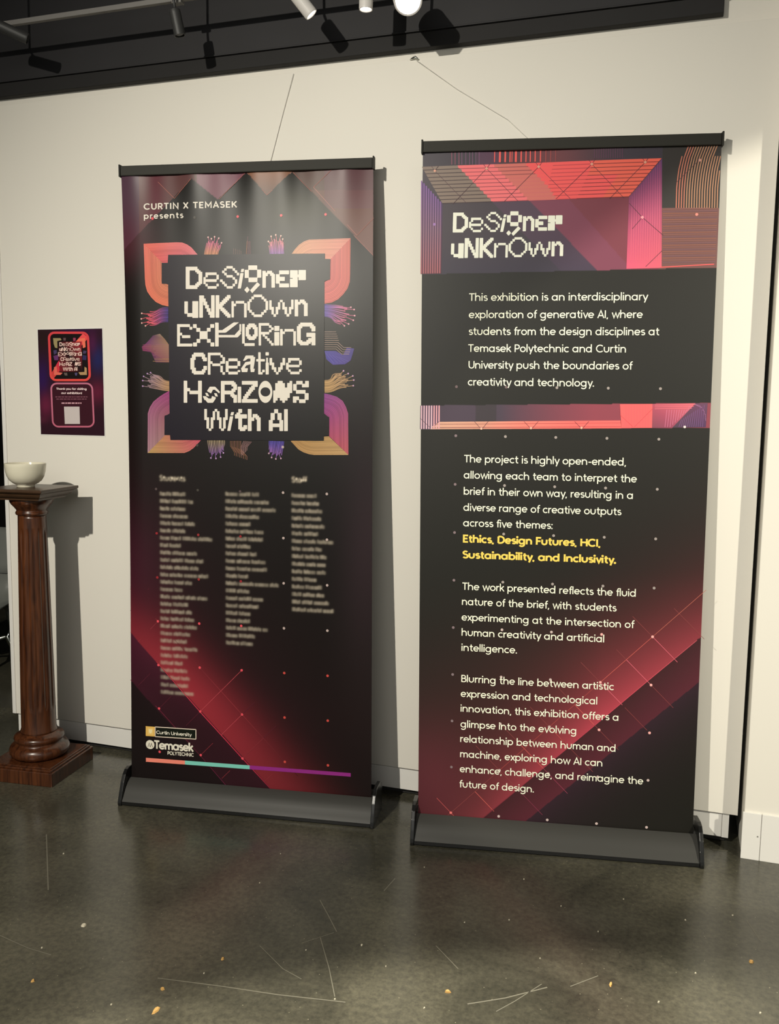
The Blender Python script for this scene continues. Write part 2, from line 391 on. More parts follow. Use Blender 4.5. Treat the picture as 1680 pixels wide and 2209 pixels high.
def panel_grid(name, sh, u0f, u1f, v0, v1, step, colour, parent, material=None):
    nu = int(0.85/step)+1; nv = int((v1-v0)/step)+1
    tt = np.linspace(0, 1, nu); vv = np.linspace(v0, v1, nv)
    VV = np.repeat(vv[:, None], nu, 1); U0 = u0f(VV); UU = U0+(u1f(VV)-U0)*tt[None, :]
    P = sh.pt(UU.ravel(), VV.ravel()).reshape(-1, 3)
    px, py = sh.px(UU.ravel(), VV.ravel())
    C = colour(px, py, UU.ravel(), VV.ravel())
    idx = np.arange(nu*nv).reshape(nv, nu)
    Fq = np.stack([idx[:-1, :-1], idx[:-1, 1:], idx[1:, 1:], idx[1:, :-1]], -1).reshape(-1, 4)
    me = bpy.data.meshes.new(name)
    me.vertices.add(len(P)); me.vertices.foreach_set('co', P.astype(np.float32).ravel())
    me.loops.add(Fq.size); me.loops.foreach_set('vertex_index', Fq.ravel().astype(np.int32))
    me.polygons.add(len(Fq)); me.polygons.foreach_set('loop_start', np.arange(0, Fq.size, 4, dtype=np.int32))
    me.update(calc_edges=True)
    at = me.color_attributes.new('ink', 'FLOAT_COLOR', 'POINT')
    at.data.foreach_set('color', np.concatenate([C, np.ones((len(C), 1))], 1).astype(np.float32).ravel())
    o = link(name, me, material or M_ink, smooth=True)
    o.parent = parent; o.matrix_parent_inverse = parent.matrix_world.inverted()
    return o
def mixc(a, b, t): t = np.clip(t, 0, 1)[..., None]; return a*(1-t)+b*t
def sdist(px, py, A, B):
    """signed distance to the line A-B; positive on the right hand / upper side when A is left of B"""
    d = np.array([B[0]-A[0], B[1]-A[1]], float); d /= np.linalg.norm(d)
    return (px-A[0])*d[1]-(py-A[1])*d[0]

# ------------------------------------------------------------------ roll-up banners
def roll_up(loc, rz, setback, tilt, label, disp):
    t = thing('roll_up_banner', loc, label, 'banner', 'roll-up banners in front of the wall', rz)
    bpy.context.view_layer.update()
    r_ = np.array([math.cos(rz), math.sin(rz), 0]); b_ = np.array([-math.sin(rz), math.cos(rz), 0]); o_ = np.array(loc)
    Ob = o_+b_*0.070+np.array([0, 0, 0.072]); Ot = o_+b_*setback+r_*tilt+np.array([0, 0, 2.096])
    V = Ot-Ob; ln = np.linalg.norm(V); V = V/ln; N = np.cross(r_, V); N /= np.linalg.norm(N)
    sh = Sheet(Ob, r_, V, N, disp)
    # housing: extruded profile, local y runs back from the front edge
    prof = [(0.004, 0.004), (0.001, 0.012), (0.004, 0.017), (0.012, 0.026), (0.022, 0.040), (0.032, 0.053), (0.044, 0.064), (0.058, 0.0715), (0.066, 0.074),
            (0.067, 0.071), (0.074, 0.071), (0.075, 0.075), (0.095, 0.078), (0.125, 0.076), (0.142, 0.066), (0.146, 0.05), (0.146, 0.004)]
    vs = [(x, y, z) for x in (-0.424, 0.424) for y, z in prof]; n = len(prof)
    fs = [(i, (i+1) % n, n+(i+1) % n, n+i) for i in range(n)] + [tuple(range(n))[::-1], tuple(range(n, 2*n))]
    h = obj('base_housing', vs, fs, M_anod, t, smooth=True)
    bm = bmesh.new(); bm.from_mesh(h.data); bmesh.ops.recalc_face_normals(bm, faces=bm.faces); bm.to_mesh(h.data); bm.free(); h.data.set_sharp_from_angle(angle=math.radians(40))
    pp = [(-0.003, 0.0), (-0.005, 0.010), (-0.002, 0.020), (0.008, 0.045), (0.020, 0.073), (0.034, 0.095), (0.050, 0.108), (0.068, 0.112), (0.120, 0.108), (0.148, 0.094), (0.152, 0.075), (0.152, 0.0)]
    for x0, x1 in ((-0.4365, -0.4245), (0.4245, 0.4365)):
        bm = bmesh.new(); k = len(pp)
        A = [bm.verts.new((x0, y, z)) for y, z in pp]; B = [bm.verts.new((x1, y, z)) for y, z in pp]
        bm.faces.new(A); bm.faces.new(B[::-1])
        for i in range(k): bm.faces.new((A[i], B[i], B[(i+1) % k], A[(i+1) % k]))
        bmesh.ops.recalc_face_normals(bm, faces=bm.faces)
        bobj('end_plate', bm, M_plate, t, bevel=0.002)
    bx = box_bm(-0.4235, 0.4235, -0.001, 0.0005, 0.004, 0.0145)
    o = bobj('front_lip', bx, M_plate, t)
    # top rail
    cx, cy = tilt, setback
    rl = bobj('top_rail', box_bm(cx-0.424, cx+0.424, cy-0.010, cy+0.008, 2.090, 2.1225), M_rail, t, bevel=0.003)
    for x0, x1 in ((cx-0.4295, cx-0.4243), (cx+0.4243, cx+0.4295)):
        bobj('rail_end_cap', box_bm(x0, x1, cy-0.0125, cy+0.010, 2.087, 2.1265), M_rail, rl, bevel=0.0015)
    bobj('support_pole', tube_bm([(0, 0.110, 0.02), (cx*0.5, (0.110+cy+0.018)/2, 1.05), (cx, cy+0.018, 2.100)], 0.0065, 12), M_anod, t, smooth=True)
    return t, sh, ln

# ---- left banner
def disp1(u, v):
    u = np.asarray(u, float); v = np.asarray(v, float)
    top = np.exp(-np.maximum(2.02-v, 0)/0.10)
    rip = 0.0030*top*np.sin((u+0.42)*26+1.2)+0.0012*top*np.sin((u+0.1)*61)
    edge = 0.012*np.clip((-0.36-u)/0.065, 0, 1)**2*np.sin(np.clip(v/2.02, 0, 1)*math.pi)
    return rip-edge
T1, S1, LN1 = roll_up((-1.2866, -0.3199, 0), 0.1468, 0.198, -0.0508, 'left roll-up banner with boxed pixel-letter title and three columns of blurred names', disp1)

def bg1(px, py, u, v):
    base = np.array([20, 18, 16.0]); c = np.repeat(lin(base)[None]/E_PRINT, len(px), 0)
    # plum glow around the sides of the name list
    d2 = sdist(px, py, (278, 1465), (495, 1700)); d1 = sdist(px, py, (278, 1362), (589, 1706))
    plum = ink((62, 26, 38)); red = ink((158, 48, 58)); deep = ink((70, 28, 40))
    along = np.clip((py-1290)/300, 0, 1); fade_r = np.clip((760-px)/330, 0, 1)
    t = np.exp(-(np.maximum(d1, 0)/70.0)**2); t = np.where(d1 > 0, t, 0)*np.clip(1.0-np.abs(py-1500)/520, 0.25, 1)
    c = mixc(c, deep, np.where(d1 > 0, np.exp(-np.maximum(d1, 0)/120.0)*0.7*np.clip((1780-py)/250, 0.3, 1), 0))
    c = mixc(c, red, t*0.92)
    band = (d1 <= 0) & (d2 > 0)
    c = mixc(c, ink((78, 28, 46)), np.where(band, np.clip(0.25+0.65*np.exp(d1/60.0)+0.35*np.exp(-d2/30.0), 0, 0.95)*np.clip((1720-py)/330, 0.45, 1), 0))
    c = mixc(c, ink((52, 24, 34)), np.where(d2 <= 0, 0.25*np.exp(d2/120.0), 0))
    # soft plum patches at mid height on the left and right
    g = np.exp(-(((px-290)/70)**2+((py-1230)/120)**2)); c = mixc(c, plum, 0.8*g)
    g = np.exp(-(((px-790)/60)**2+((py-1150)/260)**2)); c = mixc(c, ink((48, 34, 40)), 0.6*g)
    # zig-zag of light panels along the top
    zx = np.array([255, 268, 413, 469, 532, 576, 630, 806, 830]); zy = np.array([540, 537, 385, 430, 371, 421, 369, 552, 570])
    zz = np.interp(px, zx, zy); up = py < zz
    tri = ink((112, 82, 76)); c = mixc(c, tri, np.where(up, 0.60, 0))
    or_ = up & (px > 530) & (px < 632); c = mixc(c, ink((158, 100, 62)), np.where(or_, 0.55*np.clip((430-py)/60, 0, 1), 0))
    pu = up & (px > 425) & (px < 530); c = mixc(c, ink((130, 70, 98)), np.where(pu, 0.55, 0))
    lf = up & (px < 420); g = np.exp(-((px-335)/22.0)**2); c = mixc(c, ink((92, 36, 50)), np.where(lf, 0.35+0.5*g, 0)); c = mixc(c, ink((60, 44, 74)), np.where(lf & (px < 300), 0.5, 0))
    rt = up & (px > 632); q = sdist(px, py, (676, 404), (806, 500)); c = mixc(c, ink((122, 74, 66)), np.where(rt & (py > 410), 0.5, 0)); c = mixc(c, ink((102, 62, 78)), np.where(rt & (px > 700) & (py < 450), 0.45, 0))
    g = np.exp(-(((px-275)/60)**2+((py-520)/60)**2)); c = mixc(c, ink((84, 32, 46)), 0.6*g)
    g = np.exp(-(((px-640)/80)**2+((py-450)/50)**2)); c = mixc(c, ink((74, 72, 48)), 0.35*g)
    # the blurred list of names: illegible smudges of ink, and two blurred headings
    cov = np.zeros(len(px)); rng = random.Random(5)
    def smudge(x0, y0, x1, cap, amp, heading=None):
        nonlocal cov
        A = S1.uv(x0, y0); B = S1.uv(x1, y0+ (x1-x0)*0.045)
        sel = np.where((v > A[1]-0.012) & (v < A[1]+0.026) & (u > A[0]-0.015) & (u < B[0]+0.02))[0]
        if not len(sel): return
        uu, vv_ = u[sel]-A[0], v[sel]-A[1]; wdt = B[0]-A[0]
        if heading:
            P, a, b = text_polys(heading, 0.13); kx = wdt/(b-a); k = np.zeros(len(sel)); area_ = 0.0
            for q in P:
                cq = np.mean(q, 0); w_ = abs(sum(q[i][0]*q[(i+1) % len(q)][1]-q[(i+1) % len(q)][0]*q[i][1] for i in range(len(q))))/2
                k += w_*np.exp(-(((uu-(cq[0]-a)*kx)/0.0036)**2+((vv_-cq[1]*cap/0.7)/0.0036)**2))
            k = k/k.max()*amp*1.25
        else:
            x = 0.0; k = np.zeros(len(sel)); nxt = rng.uniform(0.025, 0.042)
            while x < wdt-0.002:
                up_ = rng.random() < 0.35 or x == 0.0
                s = rng.uniform(0.6, 1.0); hgt = cap if up_ else cap*0.72
                k += s*np.exp(-((uu-x-0.0025)/0.0042)**2)*np.exp(-np.clip(np.abs(vv_-hgt/2)-hgt*0.22, 0, None)**2/0.0038**2)
                x += rng.uniform(0.0048, 0.0066)
                if x > nxt and wdt-x > 0.02: x += 0.0045; nxt = x+rng.uniform(0.03, 0.05)
            k = np.clip(k*0.50, 0, 1)*amp
        cov[sel] = np.maximum(cov[sel], k)
    c0, k_ = (240, 980), 2.71
    def rows(x0, y0, y1, ends, amp):
        for i, e in enumerate(ends):
            y = y0+(y1-y0)*i/(len(ends)-1); smudge(c0[0]+(x0+i*0.22)/k_, c0[1]+(y+13)/k_, c0[0]+e/k_, 0.0125, amp)
    rows(285, 227, 1385, [428,475,432,447,487,430,590,402,503,537,505,567,468,418,555,450,473,482,497,460,440,500,442,417,445,452,447,475], 0.60)
    rows(668, 228, 1097, [860,920,960,858,812,883,887,810,848,900,910,800,978,808,883,855,812,808,912,838,825], 0.62)
    rows(1055, 237, 903, [1197,1212,1235,1228,1243,1207,1293,1225,1253,1250,1247,1195,1230,1240,1270,1293], 0.66)
    smudge(c0[0]+283/k_, c0[1]+153/k_, c0[0]+433/k_, 0.0175, 0.85, 'Students')
    smudge(c0[0]+1055/k_, c0[1]+163/k_, c0[0]+1143/k_, 0.0175, 0.9, 'Staff')
    c = mixc(c, ink((214, 200, 178)), np.clip(cov, 0, 0.9))
    return np.clip(c, 0.003, 0.9)
vt1 = LN1
panel_grid('printed_panel', S1, lambda v: -0.4245+0.0065*np.clip(v/2.0, 0, 1)*0+0.010*np.sin(np.clip(v/2.0, 0, 1)*math.pi)**0.8*np.clip(1.2-v/2.0, 0, 1)*0+(1-np.clip(v/0.5, 0, 1))*0.004+0.007*np.sin(np.clip(v/2.02, 0, 1)*math.pi), lambda v: 0.4245-0.010*np.clip(1-v/1.9, 0, 1), 0.0, vt1, 0.0025, bg1, T1)

K1 = Ink(S1)
def cv(*c): return tuple(ink(c))
# lattice of dots and diagonal hairlines
o0 = S1.uv(523, 1636); dh_ = (S1.uv(708, 1555)[0]-S1.uv(433, 1537)[0])/3; dv_ = (S1.uv(520, 467)[1]-o0[1])/12
def lat(i, j): return o0+np.array([i*dh_, j*dv_])
PINK = cv(222, 92, 110)
for j in range(0, 13):
    for i in range(-2, 3):
        q = lat(i, j); x, y = S1.px(q[0], q[1])
        if y < 440 or x < 283 or x > 790: continue
        if 500 < y < 940 or (900 < y < 1010 and i not in (-1, 1)): continue
        if y < 500: col = cv(226, 82, 92)
        elif i >= 1: col = cv(190, 170, 165) if j > 2 else cv(208, 78, 70)
        else: col = cv(232, 84, 96) if j < 4 else (cv(150, 44, 50) if j < 6 else cv(84, 70, 70))
        if i == -1 and 4 <= j: col = cv(150, 52, 52) if j < 6 else cv(70, 66, 60)
        K1.uvpoly([q+(0.0044 if (i >= -2) else 0.0035)*np.array([math.cos(2*math.pi*k/10), math.sin(2*math.pi*k/10)]) for k in range(10)], col, 0.0009)
def hair(a, b, col, w=0.0013): K1.uvline([a, b], w, col, 0.0007)
for a, b, cA in (((-1, 1), (0, 2), 0), ((-.5, .5), (0, 1), 0), ((0, 1), (.3, 1.3), 3), ((0, 0), (.5, .5), 2), ((.5, .5), (.8, .8), 3), ((.5, -.5), (.7, -.3), 2), ((-2, 1), (-1.7, 1.3), 3), ((-1, 0), (-.7, .3), 2), ((-1.35, .65), (-1, 1), 3), ((-2.5, 1.5), (-2.2, 1.8), 3), ((-2.5, 2.5), (-2, 3), 1), ((-2.7, 3.2), (-2.2, 3.75), 3), ((-2.7, 3.7), (-2, 3), 2), ((-.5, -.5), (-.3, -.3), 2)):
    hair(lat(*a), lat(*b), [cv(196, 78, 88), cv(140, 56, 64), cv(140, 52, 60), cv(92, 36, 50)][cA])
K1.uvline([lat(-1.6, 2.6), lat(-1, 2), lat(-.5, 1.5), lat(0, 1), lat(.5, .5), lat(1, 0), lat(1.3, -.3)], 0.0011, [cv(80, 34, 40), cv(120, 46, 54), cv(164, 62, 70), cv(160, 60, 66), cv(126, 50, 56), cv(96, 40, 46), cv(40, 22, 24)], 0.0007)
K1.line([(280, 1364), (345, 1436), (433, 1537), (523, 1636), (588, 1706)], 0.0026, [cv(120, 36, 46), cv(170, 48, 60), cv(214, 64, 84), cv(206, 52, 78), cv(130, 34, 56)])
K1.line([(280, 1467), (345, 1532), (435, 1633), (492, 1699)], 0.0018, [cv(96, 36, 52), cv(112, 40, 58), cv(92, 34, 50), cv(110, 34, 70)])
# hairlines in the top panels
for P in ([(631, 371), (805, 551)], [(676, 404), (716, 366)], [(676, 404), (770, 508)], [(770, 508), (806, 470)], [(576, 421), (532, 372)], [(576, 421), (629, 371)], [(472, 430), (576, 421)][:1]+[(530, 371)], [(340, 392), (376, 428)], [(376, 428), (413, 386)]):
    K1.line(P, 0.0013, cv(164, 96, 84))
# dark title box with notched corners, over the corner ornaments
BOX = [(363, 550), (701, 547), (701, 558.6), (713, 559), (712, 603), (700, 607), (699, 894), (710, 900), (710, 940), (698.6, 940), (698.6, 951), (368, 949), (367, 938.6), (355, 938.6), (355, 897), (366, 893), (363, 613), (349, 612), (349, 567), (362, 567)]
BC = [ink((22, 20, 19)) if p[0] > 500 else ink((26, 20, 32)) for p in BOX]
K1.poly(BOX, [tuple(c) for c in BC], 0.0014)
def lerp(a, b, t): return (a[0]+(b[0]-a[0])*t, a[1]+(b[1]-a[1])*t)
def resample(P, n):
    P = [np.array(p, float) for p in P]; L = [0]
    for a, b in zip(P[:-1], P[1:]): L.append(L[-1]+np.linalg.norm(b-a))
    return [np.array([np.interp(L[-1]*i/(n-1), L, [p[k] for p in P]) for k in (0, 1)]) for i in range(n)]
def leaf(outer, inner, ca, cb, cc, n=15, seg=12):
    """fan of concentric printed bands from the outer outline to the inner one; ca start, cb end, cc inner tint"""
    O_, I_ = resample(outer, seg), resample(inner, seg)
    rng = random.Random(int(outer[0][0]*7+outer[0][1]))
    for s in range(n):
        t0, t1 = s/n, (s+0.70)/n; t2 = (s+1)/n
        f = rng.uniform(0.88, 1.14)
        for a, b, g in ((t0, t1, 1.0), (t1, t2, 0.62)):
            for k in range(seg-1):
                q = [lerp(O_[k], I_[k], a), lerp(O_[k], I_[k], b), lerp(O_[k+1], I_[k+1], b), lerp(O_[k+1], I_[k+1], a)]
                w0, w1 = k/(seg-1), (k+1)/(seg-1)
                def cl(w):
                    c = np.array(ca)*(1-w)+np.array(cb)*w; c = c*(1-0.55*t0)+np.array(cc)*0.55*t0
                    return tuple(np.clip(c*f*g, 0.004, 0.9))
                K1.poly(q, [cl(w0), cl(w0), cl(w1), cl(w1)], 0.0005)
c = cv
leaf([(310,526),(350,524),(390,522.6),(400,525),(413,534),(429,552.5)], [(351,568),(368,567),(378,566),(384,565),(390,564),(396,562)], c(222,104,88), c(214,118,128), c(206,78,104))
leaf([(310,526),(312,581),(313,612),(318,630),(331,648),(345,657),(364,661)], [(351,568),(352,590),(353,604),(354,608),(357,611),(360,613),(364,614)], c(222,110,98), c(214,112,82), c(190,130,96))
leaf([(756,514),(700,516),(663,517),(649,524),(638,535),(629,548)], [(712,560),(700,560),(690,560),(682,560),(674,560),(664,560)], c(222,138,122), c(208,150,108), c(222,140,116))
leaf([(756,514),(755,605),(752,619),(736,641),(720,652),(700,655)], [(712,560),(712,596),(711,600),(708,603),(704,606),(700,608)], c(208,104,92), c(214,104,98), c(200,78,84))
leaf([(318.6,977),(319,887),(328.6,868.6),(347,853),(366,843)], [(357,938),(356,905),(358,899),(361,895),(366,892)], c(168,128,138), c(150,58,118), c(146,100,86))
leaf([(318.6,977),(400,977),(414,970),(433,950)], [(357,938),(390,940),(400,941),(410,941)], c(186,152,96), c(196,84,104), c(186,84,92))
leaf([(751.4,981.4),(750.7,887),(740,865.7),(724,854),(698.6,848.6)], [(709,940),(709,904),(707,899),(704,896),(698.6,892)], c(196,96,104), c(140,66,140), c(156,56,112))
leaf([(751.4,981.4),(671,981.4),(647,973),(627,951.4)], [(709,941),(680,943),(668,944),(655,944)], c(198,160,112), c(178,136,84), c(170,134,80))
def tuft(b0, b1, mid, tips, cols, dotc, w=0.0016, n=11):
    """bundle of fine curved strands from a base edge to spread tips ending in small dots"""
    def bez(P0, P1, P2, P3, m_=10):
        return [tuple((1-s)**3*np.array(P0)+3*(1-s)**2*s*np.array(P1)+3*(1-s)*s*s*np.array(P2)+s**3*np.array(P3)) for s in np.linspace(0, 1, m_)]
    c0 = lerp(b0, b1, .5); ct = (sum(t[0] for t in tips)/len(tips), sum(t[1] for t in tips)/len(tips))
    ax = np.array(ct)-np.array(c0); nrm = np.array([b1[0]-b0[0], b1[1]-b0[1]])/np.linalg.norm(np.array(b1)-np.array(b0)); ax_in = ax-nrm*(ax @ nrm)
    for i in range(n):
        t = i/(n-1); P0 = np.array(lerp(b0, b1, t)); ti = t*(len(tips)-1); k = min(int(ti), len(tips)-2); T = np.array(lerp(tips[k], tips[k+1], ti-k))
        P3 = P0+(T-P0)*(0.70+0.12*((i*5) % 3)/2)
        Q = bez(P0, P0+ax_in*0.38+np.array(mid)*0.5, P3-ax_in*0.30-np.array(mid)*0.7, P3)
        f = 0.72+0.5*((i*7) % 5)/4
        cc = [tuple(np.clip((np.array(cols[0])*(1-s)+np.array(cols[1])*s)*f, .004, .9)) for s in np.linspace(0, 1, 10)]
        K1.line(Q, 0.0034, cc, 0.0006+0.00002*i)
    for q, T in enumerate(tips):
        T = np.array(T, float); B = np.array(c0)+(T-np.array(c0))*0.66; K1.line([tuple(B), tuple(B+(T-B)*.5+nrm*((-1)**q)*1.2), tuple(T)], 0.0018, cols[1], 0.0009); K1.dot(T[0], T[1], 0.0027, dotc, 0.001)
tuft((441,552),(469,552),(4,-2), [(449,512),(456,515),(463,511),(472,514),(478,524)], (c(206,142,100), c(196,98,132)), c(226,178,178))
tuft((583,549),(612,549),(-3,-1), [(579,521),(585,510),(595,507),(606,509),(610,516)], (c(146,98,176), c(206,118,128)), c(230,190,178))
tuft((363,664),(363,694),(-6,-4), [(306,676),(305,688),(306,697),(314,703)], (c(66,54,132), c(206,84,96)), c(230,176,170))
tuft((700,657),(700,682),(8,6), [(757,663),(764,668),(765,681),(762,691),(752,699),(743,703)], (c(96,78,160), c(196,104,136)), c(226,164,180))
tuft((366,823),(366,843),(-3,-4), [(325,804),(318,806),(310,812),(308,821),(308,833)], (c(166,128,90), c(150,122,132)), c(178,142,190), n=12)
tuft((700,821),(700,846),(6,2), [(741,800),(751,806),(761,811),(763,820),(762,832)], (c(176,140,92), c(178,142,104)), c(206,162,196), n=12)
tuft((448,950),(484,950),(4,2), [(455,988),(466,989),(476,986),(482,977)], (c(158,140,108), c(128,92,150)), c(186,146,196))
tuft((581,951),(612,952),(-2,2), [(580,978),(586,987),(595,990),(606,989)], (c(84,74,168), c(134,92,160)), c(200,160,178))
# circuit-like clusters
for i in range(9):
    y0 = 716+i*4.6; x1 = 731-abs(i-4)*1.5
    K1.line([(700, y0), (x1, y0)]+([(x1+12, y0+11), (x1+28, y0+11)] if i > 4 else []), 0.0015, cv(166, 140, 128), 0.0008)
K1.poly([(700,757),(724,757),(740,766),(748,750),(764,752),(760,766),(756,778),(744,786),(718,787),(704,775)], [tuple(x) for x in (c(74,66,150), c(70,58,140), c(78,64,140), c(72,60,134), c(76,64,132), c(70,60,130), c(76,62,132), c(70,58,138), c(80,66,150), c(66,58,150))], 0.0006)
for k in range(5): K1.line([(703+k*7, 762+k*2), (720+k*8, 784-k)], 0.0012, cv(98, 84, 164), 0.0008)
K1.poly([(306,748),(316,740),(330,724),(345,720),(356,732),(366,746),(366,782),(336,782),(326,760),(308,757)], [tuple(x) for x in (c(116,44,84), c(104,48,98), c(90,52,84), c(140,116,96), c(138,104,82), c(150,116,88), c(130,84,76), c(84,48,76), c(100,40,84), c(110,38,74))], 0.0006)
for i in range(9):
    y0 = 744+i*4.4; K1.line([(366, y0), (336-(i % 3)*3, y0)], 0.0012, cv(158, 96, 112) if i < 7 else cv(184, 140, 96), 0.0008)
for i in range(4): K1.line([(308, 744+i*4), (326, 744+i*4)], 0.0012, cv(150, 66, 100), 0.0008)
for i in range(8):
    x = 497+i*3.2; K1.line([(x, 951), (x, 962+i), (x+9+i*.6, 976+i*1.2), (x+9+i*.6, 983+i*1.3)], 0.0013, cv(166, 112, 92) if i % 2 else cv(140, 100, 70), 0.0007)
for i in range(7): K1.line([(526+i*2.8, 951+i*.3), (520+i*2.2, 964), (521+i*2, 984-i*2)], 0.0010, cv(170, 130, 130), 0.0008)
for i in range(5): K1.line([(504+i*4, 550), (504+i*4, 536+i)], 0.0012, cv(128, 100, 96), 0.0006); K1.line([(531+i*2.4, 550), (533+i*1.6, 520-(i == 1)*10)], 0.0012, cv(122, 84, 92) if i else cv(158, 104, 72), 0.0006)
art1 = K1.build('printed_artwork', T1)

